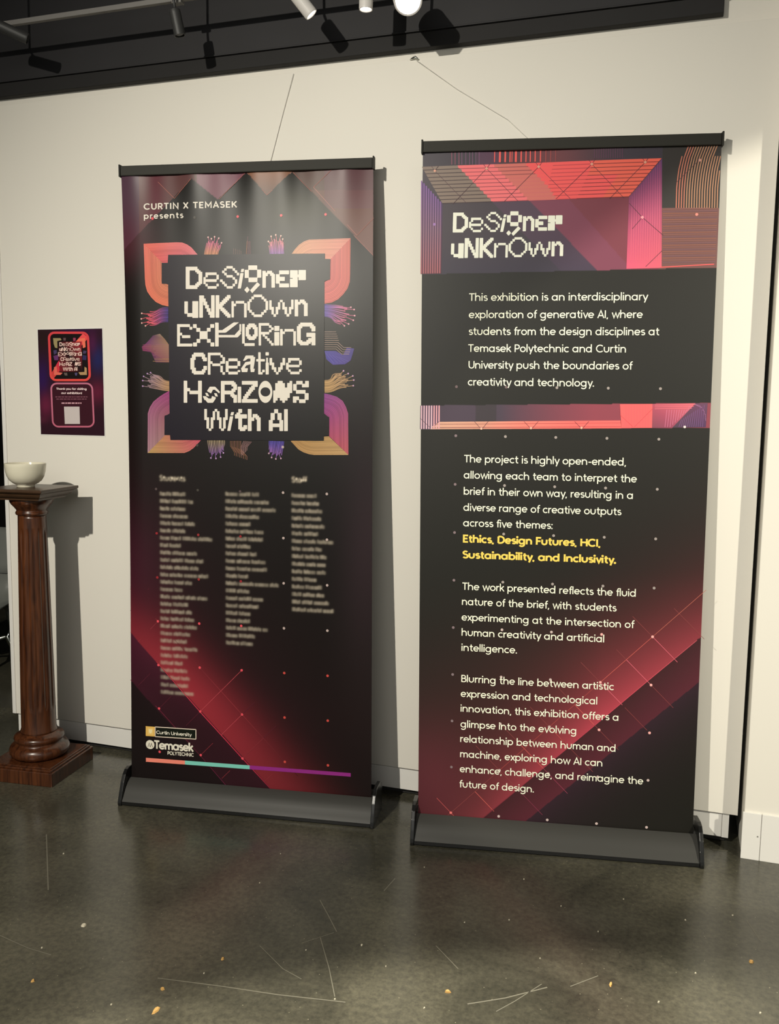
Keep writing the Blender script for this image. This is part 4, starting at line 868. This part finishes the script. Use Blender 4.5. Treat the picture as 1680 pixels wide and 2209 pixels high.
# ------------------------------------------------------------------ poster on the wall
PC = [on_y(81, 711, -0.0012), on_y(219, 709, -0.0012), on_y(227, 940, -0.0012), on_y(89, 937, -0.0012)]
pw = (np.linalg.norm(PC[1]-PC[0])+np.linalg.norm(PC[2]-PC[3]))/2; ph = (np.linalg.norm(PC[3]-PC[0])+np.linalg.norm(PC[2]-PC[1]))/2
pcen = sum(PC)/4; pu = (PC[1]-PC[0]+PC[2]-PC[3]); ang = math.atan2(pu[2], pu[0])
PU = np.array([math.cos(ang), 0, math.sin(ang)]); PV = np.array([-math.sin(ang), 0, math.cos(ang)])
SP = Sheet(pcen+np.array([0, -0.0004, 0]), PU, PV, np.array([0, -1.0, 0]))
TP = thing('poster', tuple(pcen), 'small dark purple poster stuck to the wall above the white bowl', 'poster')
bpy.context.view_layer.update()
sw, shh = pw/2+0.004, ph/2+0.004
pvs = [pcen+PU*a+PV*b+np.array([0, y, 0]) for y in (0.0, 0.0010) for a, b in ((-sw, -shh), (sw, -shh), (sw, shh), (-sw, shh))]
o = obj('paper_sheet', pvs, [(0, 1, 2, 3), (7, 6, 5, 4), (0, 4, 5, 1), (1, 5, 6, 2), (2, 6, 7, 3), (3, 7, 4, 0)], M_white2); o.parent = TP; o.matrix_parent_inverse = TP.matrix_world.inverted()
def pz(x, y):           # poster window (60,690)-(240,950) magnified 8.494
    return (60+x/8.494, 690+y/8.494)
def bgp(px, py, u, v):
    c = np.repeat(ink((44, 22, 32))[None], len(px), 0)
    def blob(cx, cy, rx, ry, col, a):
        nonlocal c
        x, y = pz(cx, cy); c = mixc(c, ink(col), a*np.exp(-(((px-x)/(rx/8.494))**2+((py-y)/(ry/8.494))**2)))
    blob(1280, 720, 130, 260, (34, 38, 84), .9); blob(1270, 1320, 160, 200, (92, 30, 52), .9); blob(270, 1080, 120, 330, (44, 24, 76), .9); blob(330, 1560, 130, 220, (98, 32, 58), .9)
    blob(900, 200, 300, 60, (52, 24, 62), .7); blob(1180, 420, 80, 200, (84, 30, 72), .6); blob(280, 1830, 80, 60, (80, 32, 50), .6); blob(280, 330, 130, 240, (38, 26, 24), .8)
    return np.clip(c, .003, .9)
def grid_small(name, sh, hw, hh, step, colour, parent):
    nu, nv = int(2*hw/step)+1, int(2*hh/step)+1
    UU, VV = np.meshgrid(np.linspace(-hw, hw, nu), np.linspace(-hh, hh, nv)); P = sh.pt(UU.ravel(), VV.ravel())
    px, py = sh.px(UU.ravel(), VV.ravel()); C = colour(px, py, UU.ravel(), VV.ravel())
    idx = np.arange(nu*nv).reshape(nv, nu); Fq = np.stack([idx[:-1, :-1], idx[:-1, 1:], idx[1:, 1:], idx[1:, :-1]], -1).reshape(-1, 4)
    me = bpy.data.meshes.new(name); me.from_pydata([tuple(p) for p in P], [], [tuple(int(i) for i in f) for f in Fq])
    at = me.color_attributes.new('ink', 'FLOAT_COLOR', 'POINT'); at.data.foreach_set('color', np.concatenate([C, np.ones((len(C), 1))], 1).astype(np.float32).ravel())
    o = link(name, me, M_ink); o.parent = parent; o.matrix_parent_inverse = parent.matrix_world.inverted(); return o
grid_small('printed_panel', SP, pw/2, ph/2, 0.004, bgp, TP)
KP = Ink(SP)
def rrect(x0, y0, x1, y1, r, n=5):
    P = []
    for cx, cy, a in ((x1-r, y0+r, -90), (x1-r, y1-r, 0), (x0+r, y1-r, 90), (x0+r, y0+r, 180)):
        P += [(cx+r*math.cos(math.radians(a+90*i/n)), cy+r*math.sin(math.radians(a+90*i/n))) for i in range(n+1)]
    return P
def tilt_(p): return pz(p[0]+(p[1]-600)*0.045, p[1]-(p[0]-760)*0.004*0)
def frame(x0, y0, x1, y1, r, w, cols, fill):
    O_ = rrect(x0, y0, x1, y1, r); I_ = rrect(x0+w, y0+w, x1-w, y1-w, max(r-w, 20)); n = len(O_)
    KP.poly([tilt_(p) for p in O_], cv(*fill), 0.0003)
    for i in range(n):
        j = (i+1) % n; ya, yb = (O_[i][1]-y0)/(y1-y0), (O_[j][1]-y0)/(y1-y0)
        ca, cb = [tuple(ink(np.array(cols[0])*(1-t)+np.array(cols[1])*t)) for t in (ya, yb)]
        KP.poly([tilt_(O_[i]), tilt_(I_[i]), tilt_(I_[j]), tilt_(O_[j])], [ca, ca, cb, cb], 0.0006)
frame(382, 215, 1138, 1125, 120, 42, ((204, 66, 72), (214, 74, 68)), (26, 20, 20))
frame(386, 1150, 1168, 1972, 120, 30, ((186, 110, 134), (180, 96, 118)), (56, 24, 34))
# miniature of the title artwork
KP.poly([pz(*p) for p in ((1010, 250), (1110, 330), (640, 870), (470, 1080), (420, 1000), (560, 760))], [cv(*q) for q in ((226, 84, 84), (222, 74, 74), (206, 50, 66), (196, 70, 62), (190, 66, 60), (196, 44, 70))], 0.0004)
for P, q in (([(465, 335), (600, 335), (620, 370), (540, 390), (545, 520), (500, 510), (475, 440)], (146, 132, 92)), ([(920, 350), (1050, 330), (1060, 500), (1010, 520), (1000, 390), (900, 400)], (226, 112, 88)), ([(480, 870), (530, 850), (540, 960), (640, 970), (600, 1010), (485, 1010)], (214, 104, 88)), ([(1040, 860), (1080, 880), (1085, 1010), (960, 1010), (930, 960), (1040, 955)], (168, 136, 96)), ([(470, 560), (530, 550), (535, 610), (480, 640)], (70, 60, 96)), ([(1020, 560), (1080, 570), (1060, 620), (1010, 620)], (70, 60, 90)), ([(470, 660), (560, 640), (560, 740), (490, 740)], (96, 50, 100)), ([(1010, 640), (1080, 660), (1070, 740), (1000, 730)], (52, 46, 84)), ([(650, 330), (700, 330), (695, 380), (655, 380)], (96, 70, 76)), ([(830, 330), (880, 330), (875, 385), (835, 385)], (150, 60, 90)), ([(660, 970), (720, 970), (730, 1020), (680, 1020)], (96, 84, 80)), ([(860, 970), (910, 970), (900, 1020), (870, 1020)], (80, 74, 110))):
    KP.poly([pz(*p) for p in P], cv(*q), 0.0006)
KP.poly([pz(560, 400), pz(985, 400), pz(1000, 950), pz(585, 950)], [cv(28, 20, 22), cv(150, 40, 50), cv(28, 22, 22), cv(120, 30, 40)], 0.00055)
# its lettering: the banner title at small size
mq = [S1.uv(*p) for q in pixel_quads(range(6)) for p in q]; mn2, mx2 = np.min(mq, 0), np.max(mq, 0)
a0, a1 = SP.uv(*pz(566, 935)), SP.uv(*pz(985, 405))
for k, q in enumerate(pixel_quads(range(6))):
    KP.uvpoly([np.array([a0[0]+(p[0]-mn2[0])/(mx2[0]-mn2[0])*(a1[0]-a0[0]), a0[1]+(p[1]-mn2[1])/(mx2[1]-mn2[1])*(a1[1]-a0[1])]) for p in [S1.uv(*z) for z in q]], cv(226, 196, 186), 0.0008+0.00001*(k % 40))
def ptext(s, x0, y0, x1, cap, w=0.13): 
    p0, p1 = pz(x0, y0), pz(x1, y0); text_line(KP, s, p0[0], p0[1], p1[0], cap, cv(228, 206, 206), w, 0.0, 0.0008)
ptext('Thank you for visiting', 525, 1280, 1080, 0.0072, 0.15); ptext('our exhibition!', 615, 1357, 995, 0.0072, 0.15)
# three rows too small to read: faint dashes
rng = random.Random(3)
for x0, x1, y, hh, q in ((508, 1095, 1412, 9, (120, 74, 88)), (525, 1078, 1452, 9, (120, 74, 88)), (620, 985, 1526, 12, (196, 150, 160))):
    x = x0
    while x < x1-15:
        w = rng.uniform(25, 75); KP.poly([pz(x, y-hh), pz(min(x+w, x1), y-hh), pz(min(x+w, x1), y+hh), pz(x, y+hh)], cv(*q), 0.0007); x += w+12
KP.poly([pz(665, 1590), pz(948, 1590), pz(958, 1908), pz(680, 1908)], cv(190, 180, 178), 0.0007)
KP.build('printed_artwork', TP)

# ------------------------------------------------------------------ column pedestal with bowl
PX, PY, PR = -2.166, -0.2215, 0.10
ped = thing('column_pedestal', (PX, PY, 0), 'mahogany column pedestal with fluted shaft and square base carrying the bowl', 'pedestal', rz=PR)
bm = box_bm(-0.135, 0.135, -0.135, 0.135, 0.0, 0.050)
bobj('plinth', bm, M_wood, ped, bevel=0.003)
bm = box_bm(-0.128, 0.128, -0.128, 0.128, 0.050, 0.057); box_bm(-0.120, 0.120, -0.120, 0.120, 0.057, 0.061, bm)
bobj('plinth_moulding', bm, M_wood, ped, bevel=0.002)
tor = [(0.086, 0.061), (0.097, 0.067), (0.1035, 0.077), (0.1045, 0.088), (0.100, 0.099), (0.092, 0.106), (0.084, 0.109), (0.081, 0.113), (0.081, 0.118), (0.085, 0.122), (0.0875, 0.129), (0.085, 0.137), (0.078, 0.142), (0.070, 0.145), (0.066, 0.150)]
bobj('base_moulding', lathe_bm(tor, 64), M_wood, ped, smooth=True)
def flute(r, z, a):
    if 0.235 < z < 0.90:
        e = min(1, (z-0.235)/0.012, (0.90-z)/0.012)
        return r-0.0036*e*max(0.0, math.cos(14*a+0.4))**0.6
    return r
zs = [0.150, 0.156, 0.165, 0.23]+[0.236+0.011*i for i in range(60)]+[0.90, 0.902, 0.925, 0.935, 0.945]
prof = [((0.0635 if z < 0.158 else 0.0605-0.0125*((z-0.16)/0.78)**1.25), z) for z in sorted(set(zs))]
bobj('shaft', lathe_bm(prof, 112, rfun=flute), M_wood, ped, smooth=True)
cap = [(0.049, 0.945), (0.054, 0.948), (0.0555, 0.953), (0.054, 0.958), (0.051, 0.961), (0.053, 0.966), (0.060, 0.975), (0.068, 0.984), (0.073, 0.992), (0.074, 0.998), (0.074, 1.004)]
bobj('capital', lathe_bm(cap, 64), M_wood, ped, smooth=True)
bm = bmesh.new()
rings = []
for h, z in ((0.083, 1.004), (0.084, 1.010), (0.095, 1.016), (0.100, 1.022), (0.102, 1.028), (0.113, 1.033), (0.1155, 1.036), (0.1155, 1.043), (0.114, 1.0445)):
    rings.append([bm.verts.new((sx*h, sy*h, z)) for sx, sy in ((-1, -1), (1, -1), (1, 1), (-1, 1))])
for A, B in zip(rings[:-1], rings[1:]):
    for i in range(4): bm.faces.new((A[i], A[(i+1) % 4], B[(i+1) % 4], B[i]))
bm.faces.new(rings[0][::-1]); bm.faces.new(rings[-1])
bobj('abacus', bm, M_cap, ped, bevel=0.0012)
bo = on_plane(59, 1050, np.array([PX, PY, 1.0]), np.array([0.2, 1.0, 0])); 
bp_ = [(0.0, 0.004), (0.026, 0.004), (0.027, 0.0), (0.030, 0.0), (0.0305, 0.006), (0.031, 0.009), (0.042, 0.014), (0.054, 0.024), (0.062, 0.038), (0.0668, 0.055), (0.0690, 0.072), (0.0700, 0.083), (0.0695, 0.0845), (0.0680, 0.0845), (0.0672, 0.083), (0.0655, 0.066), (0.061, 0.044), (0.052, 0.027), (0.036, 0.016), (0.0, 0.012)]
bowl = bobj('bowl', lathe_bm([(max(r, 0.0004), z) for r, z in bp_], 64), M_bowl, smooth=True)
bowl.location = (PX-0.012, PY-0.012, 1.0447)
tag(bowl, 'cream white ceramic bowl standing on the mahogany pedestal', 'bowl')

# ------------------------------------------------------------------ chair glimpsed beyond the left end of the wall
ca_ = on_y(8, 1190, 0.75); cb_ = on_y(19, 1358, 0.75)
ch = thing('chair', (ca_[0]-0.24, 0.75, 0), 'grey shell chair with chrome tube legs at the far left behind the wall end', 'chair')
bpy.context.view_layer.update()
sx = 0.24
def shell(P, name, wpts):
    vs = []; fs = []; n = len(P); m_ = 9
    for s, (y, z) in enumerate(P):
        w = wpts[s]
        for k in range(m_):
            a = -1+2*k/(m_-1); vs.append((a*w, y-0.03*(1-a*a), z))
    for s in range(n-1):
        for k in range(m_-1): i = s*m_+k; fs.append((i, i+1, i+m_+1, i+m_))
    o = obj(name, vs, fs, M_shell, ch, smooth=True); md = o.modifiers.new('thick', 'SOLIDIFY'); md.thickness = 0.012
    return o
zt = ca_[2]
shell([(0.10, zt-0.13), (0.12, zt-0.08), (0.14, zt), (0.155, zt+0.07), (0.16, zt+0.10)], 'backrest', [0.20, 0.225, 0.245, 0.235, 0.20])
shell([(-0.26, zt-0.30), (-0.20, zt-0.275), (-0.05, zt-0.28), (0.06, zt-0.26), (0.10, zt-0.20), (0.105, zt-0.135)], 'seat', [0.19, 0.22, 0.235, 0.23, 0.21, 0.19])
zl = cb_[2]; xl = cb_[0]-(ca_[0]-0.24)
for s in (1, -1):
    P = [(s*0.16, 0.06, zt-0.275), (s*(xl-0.05), 0.05, zl+0.09), (s*xl, 0.02, zl), (s*xl, -0.02, zl-0.03), (s*(xl-0.02), 0.10, 0.012)]
    bobj('leg', tube_bm(P, 0.011, 10), M_steel, ch, smooth=True)
    P = [(s*0.16, -0.16, zt-0.29), (s*(xl-0.01), -0.20, zl), (s*(xl-0.02), -0.26, 0.012)]
    bobj('leg', tube_bm(P, 0.011, 10), M_steel, ch, smooth=True)
bobj('stretcher', tube_bm([(-xl, -0.02, zl-0.03), (0, -0.02, zl-0.12), (xl, -0.02, zl-0.03)], 0.009, 10), M_steel, ch, smooth=True)

# ------------------------------------------------------------------ lights hanging in front of the ceiling beam
a_, b_ = on_y(0, 53, -0.17), on_y(380, 0, -0.17); ztr = (a_[2]+b_[2])/2
tr = thing('lighting_track', (-1.2, -0.17, ztr), 'thin grey lighting track running under the black ceiling', 'lighting track')
bobj('rail', box_bm(-3.0, 1.0, -0.008, 0.008, -0.008, 0.008), M_track, tr, bevel=0.002)
for x in (-1.6, 0.9): bobj('drop_rod', tube_bm([(x, 0, 0.008), (x, 0, 3.099-ztr)], 0.004, 8), M_track, tr, smooth=True)
jx = on_y(384, 6, -0.17)[0]+1.2
bobj('junction_box', box_bm(jx-0.017, jx+0.017, -0.013, 0.013, -0.016, 0.0075), M_track, tr, bevel=0.003)
def lamp(name, p0, p1, r, mbody, mlens, label, stem_to):
    p0, p1 = Vector(p0), Vector(p1); t = thing(name, tuple(p0), label, 'spotlight', 'small cylindrical track spotlights')
    bpy.context.view_layer.update()
    d = (p1-p0); L = d.length; q = d.to_track_quat('Z', 'Y').to_matrix().to_4x4()
    bm = lathe_bm([(r*0.75, 0), (r*0.95, 0.003), (r, 0.010), (r, L-0.004), (r*0.97, L), (r*0.86, L), (r*0.84, L-0.010), (0.0006, L-0.010)], 32); bmesh.ops.transform(bm, matrix=q, verts=bm.verts)
    bobj('lamp_body', bm, mbody, t, smooth=False)
    bm = lathe_bm([(0.0006, L-0.0085), (r*0.80, L-0.0085), (r*0.82, L-0.006), (r*0.6, L-0.003), (0.0006, L-0.001)], 32); bmesh.ops.transform(bm, matrix=q, verts=bm.verts)
    bobj('lens', bm, mlens, t, smooth=True)
    s = Vector(stem_to)-p0
    bobj('stem', tube_bm([d*0.25, Vector((s.x*0.2, s.y*0.2, d.z*0.2+0.04)), s], 0.0045, 10), mbody, t, smooth=True)
    return t
def hy(px, py, y): return tuple(on_y(px, py, y))
lamp('spotlight', hy(376, 20, -0.200), hy(388, 77, -0.19), 0.0180, M_lampb, M_lampb, 'black spotlight hanging unlit from the track junction', (hy(372, -30, -0.21)[0], -0.215, 3.099))
lamp('spotlight', hy(-30, 42, -0.26), hy(60, 84, -0.19), 0.0180, M_lampb, M_lampb, 'dark spotlight at the upper left corner under the track', (hy(-30, -20, -0.26)[0], -0.26, 3.099))
lamp('spotlight', hy(622, -32, -0.22), hy(672, 32, -0.19), 0.0210, M_lampw, M_glow2, 'white cylinder spotlight tilted down to the right', (hy(610, -40, -0.22)[0], -0.22, 3.099))
lamp('spotlight', hy(791, -60, -0.20), hy(789, 21, -0.20), 0.0205, M_lampw, M_glow2, 'white cylinder spotlight pointing straight down beside the glaring lamp', (hy(791, -60, -0.20)[0], -0.20, 3.099))
lamp('spotlight', tuple(np.array(hy(880, 2, -0.22))+np.array([-0.03, 0.075, 0.055])), hy(880, 0, -0.235), 0.042, M_lampw, M_glow, 'glaring spotlight turned towards the viewer', (hy(878, 0, -0.20)[0], -0.16, 3.099))

# ------------------------------------------------------------------ hanging lines and their clip
def line_thing(P, label):
    o = bobj('hanging_line', tube_bm(P, 0.0009, 6), M_wire, smooth=True); return tag(o, label, 'line', 'nylon lines on the wall')
line_thing([hy(633, 159, -0.004), hy(610, 245, -0.003), hy(586, 338, -0.003), hy(580, 362, -0.003)], 'thin nylon line hanging down behind the left roll-up banner')
line_thing([hy(898, 130, -0.006), hy(985, 192, -0.003), hy(1095, 258, -0.003), hy(1142, 302, -0.003), hy(1165, 330, -0.003)], 'thin nylon line slanting down behind the right roll-up banner')
cp = on_y(893, 127, -0.006)
cl = thing('picture_hook', tuple(cp), 'small shiny hook on the top edge of the wall under the glaring lamp', 'hook')
bobj('hook_body', tube_bm([(-0.014, 0.004, 0.0), (-0.005, 0, 0.002), (0.004, -0.001, 0.004), (0.010, 0, 0.0), (0.014, 0.002, -0.002)], [0.002, 0.003, 0.0045, 0.003, 0.002], 10), M_steel, cl, smooth=True)
sc_ = thing('wall_screw', (on_y(1634, 1805, -0.0645)[0], -0.0645, on_y(1634, 1805, -0.0645)[2]), 'tiny screw head in the right wall skirting', 'screw')
bm = lathe_bm([(0.0022, 0), (0.0020, 0.0008), (0.0008, 0.0010)], 12); bmesh.ops.rotate(bm, matrix=Matrix.Rotation(math.pi/2, 3, 'X'), verts=bm.verts)
bobj('screw_head', bm, M_track, sc_)

# ------------------------------------------------------------------ crumbs on the floor, scratches in its polish
M_crumb = mat('dry_leaf_crumb', (0.52, 0.30, 0.09), 0.7); M_crumb2 = mat('pale_grit', (0.55, 0.50, 0.38), 0.7)
rng = random.Random(11)
def crumb(px, py, w, h, m_, label, group=None, name='leaf_crumb'):
    p = on_z(px, py, 0); s = 1.0/ (F_PX/np.linalg.norm(p-CAM)); n = rng.randint(6, 8); bm = bmesh.new()
    a0 = rng.uniform(0, 6); rw, rh = w*s*0.36, h*s*0.72
    R = [(0.75+0.5*rng.random()) for _ in range(n)]
    lo = [bm.verts.new((rw*R[i]*math.cos(2*math.pi*i/n), rh*R[i]*math.sin(2*math.pi*i/n), 0.0)) for i in range(n)]
    hi = [bm.verts.new((rw*R[i]*.7*math.cos(2*math.pi*i/n), rh*R[i]*.7*math.sin(2*math.pi*i/n), min(rw, 0.004)*(0.6+rng.random()*.5))) for i in range(n)]
    for i in range(n): bm.faces.new((lo[i], lo[(i+1) % n], hi[(i+1) % n], hi[i]))
    bm.faces.new(hi); bm.faces.new(lo[::-1])
    o = bobj(name, bm, m_); o.location = (p[0], p[1], 0.0003); tag(o, label, 'debris', group); return o
crumb(336, 2180, 13, 15, M_crumb, 'largest orange leaf crumb on the floor near the lower left edge')
crumb(965, 2140, 17, 7, M_crumb, 'orange twig-like crumb on the floor at bottom centre')
crumb(480, 2069, 9, 6, M_crumb, 'small orange crumb alone on the floor left of centre')
crumb(350, 2134, 12, 6, M_crumb, 'flat orange crumb just above the largest leaf crumb')
crumb(71, 2117, 9, 6, M_crumb, 'orange crumb on the floor close to the left edge')
crumb(1317, 2125, 7, 12, M_crumb, 'orange sliver on the floor at lower right')
crumb(1620, 2075, 14, 8, M_crumb, 'orange leaf sliver on the floor by the right edge')
crumb(180, 1997, 16, 6, M_crumb2, 'pale flattened crumb on the floor below the pedestal')
for px, py, w, h in ((137, 1842, 5, 4), (915, 1871, 5, 3), (1130, 1897, 5, 3), (780, 2039, 7, 5), (722, 2156, 6, 4), (1421, 2163, 9, 4), (1002, 1990, 5, 3), (1580, 1975, 5, 3), (1478, 1985, 6, 3), (605, 1842, 4, 3), (1098, 1985, 5, 3), (1210, 1955, 4, 3), (660, 2050, 5, 3), (1500, 2100, 6, 3), (915, 2175, 6, 4), (240, 2168, 6, 4), (560, 1905, 4, 3), (1290, 2010, 5, 3), (440, 2100, 5, 3), (1345, 1940, 5, 3), (832, 2085, 5, 3), (1165, 2068, 6, 3), (1640, 2186, 8, 4), (90, 2045, 6, 3)):
    crumb(px, py, w*.8, h*.8, M_crumb2, 'tiny pale grit crumb scattered on the polished concrete floor', 'grit crumbs on the floor', 'grit_crumb')
M_scr = mat('dull_scratch', (0.15, 0.14, 0.105), 0.5)
bm = bmesh.new()
for P, w in (([(340, 2110), (480, 2128), (600, 2146), (745, 2162)], 2.4), ([(1008, 2166), (1090, 2153), (1180, 2130)], 3.0), ([(1070, 2182), (1110, 2160), (1168, 2123)], 1.8), ([(690, 1942), (708, 1975), (726, 2010)], 1.8), ([(690, 2020), (710, 2090), (722, 2150)], 1.8), ([(560, 2040), (610, 2090), (650, 2112)], 1.6), ([(828, 1922), (852, 1895)], 2.0), ([(1230, 2128), (1290, 2105)], 2.0), ([(100, 1800), (104, 1920)], 2.0), ([(940, 2040), (988, 2090)], 1.5), ([(1610, 1985), (1640, 2030)], 2.0), ([(0, 2018), (60, 2045), (110, 2060)], 1.8), ([(210, 2120), (260, 2110)], 2.2), ([(1536, 1832), (1570, 1836)], 1.6), ([(650, 2035), (720, 2012)], 1.4)):
    Q = [on_z(x, y, 0)[:2] for x, y in P]; s = np.linalg.norm(np.append(Q[0], 0)-CAM)/F_PX
    for q in thick(Q, w*s*0.45): bm.faces.new([bm.verts.new((p[0], p[1], 0.00025)) for p in q])
bmesh.ops.recalc_face_normals(bm, faces=bm.faces)
for f in bm.faces:
    if f.normal.z < 0: f.normal_flip()
so = bobj('scratch_marks', bm, M_scr, fl); so['label'] = 'pale scratches in the polish'
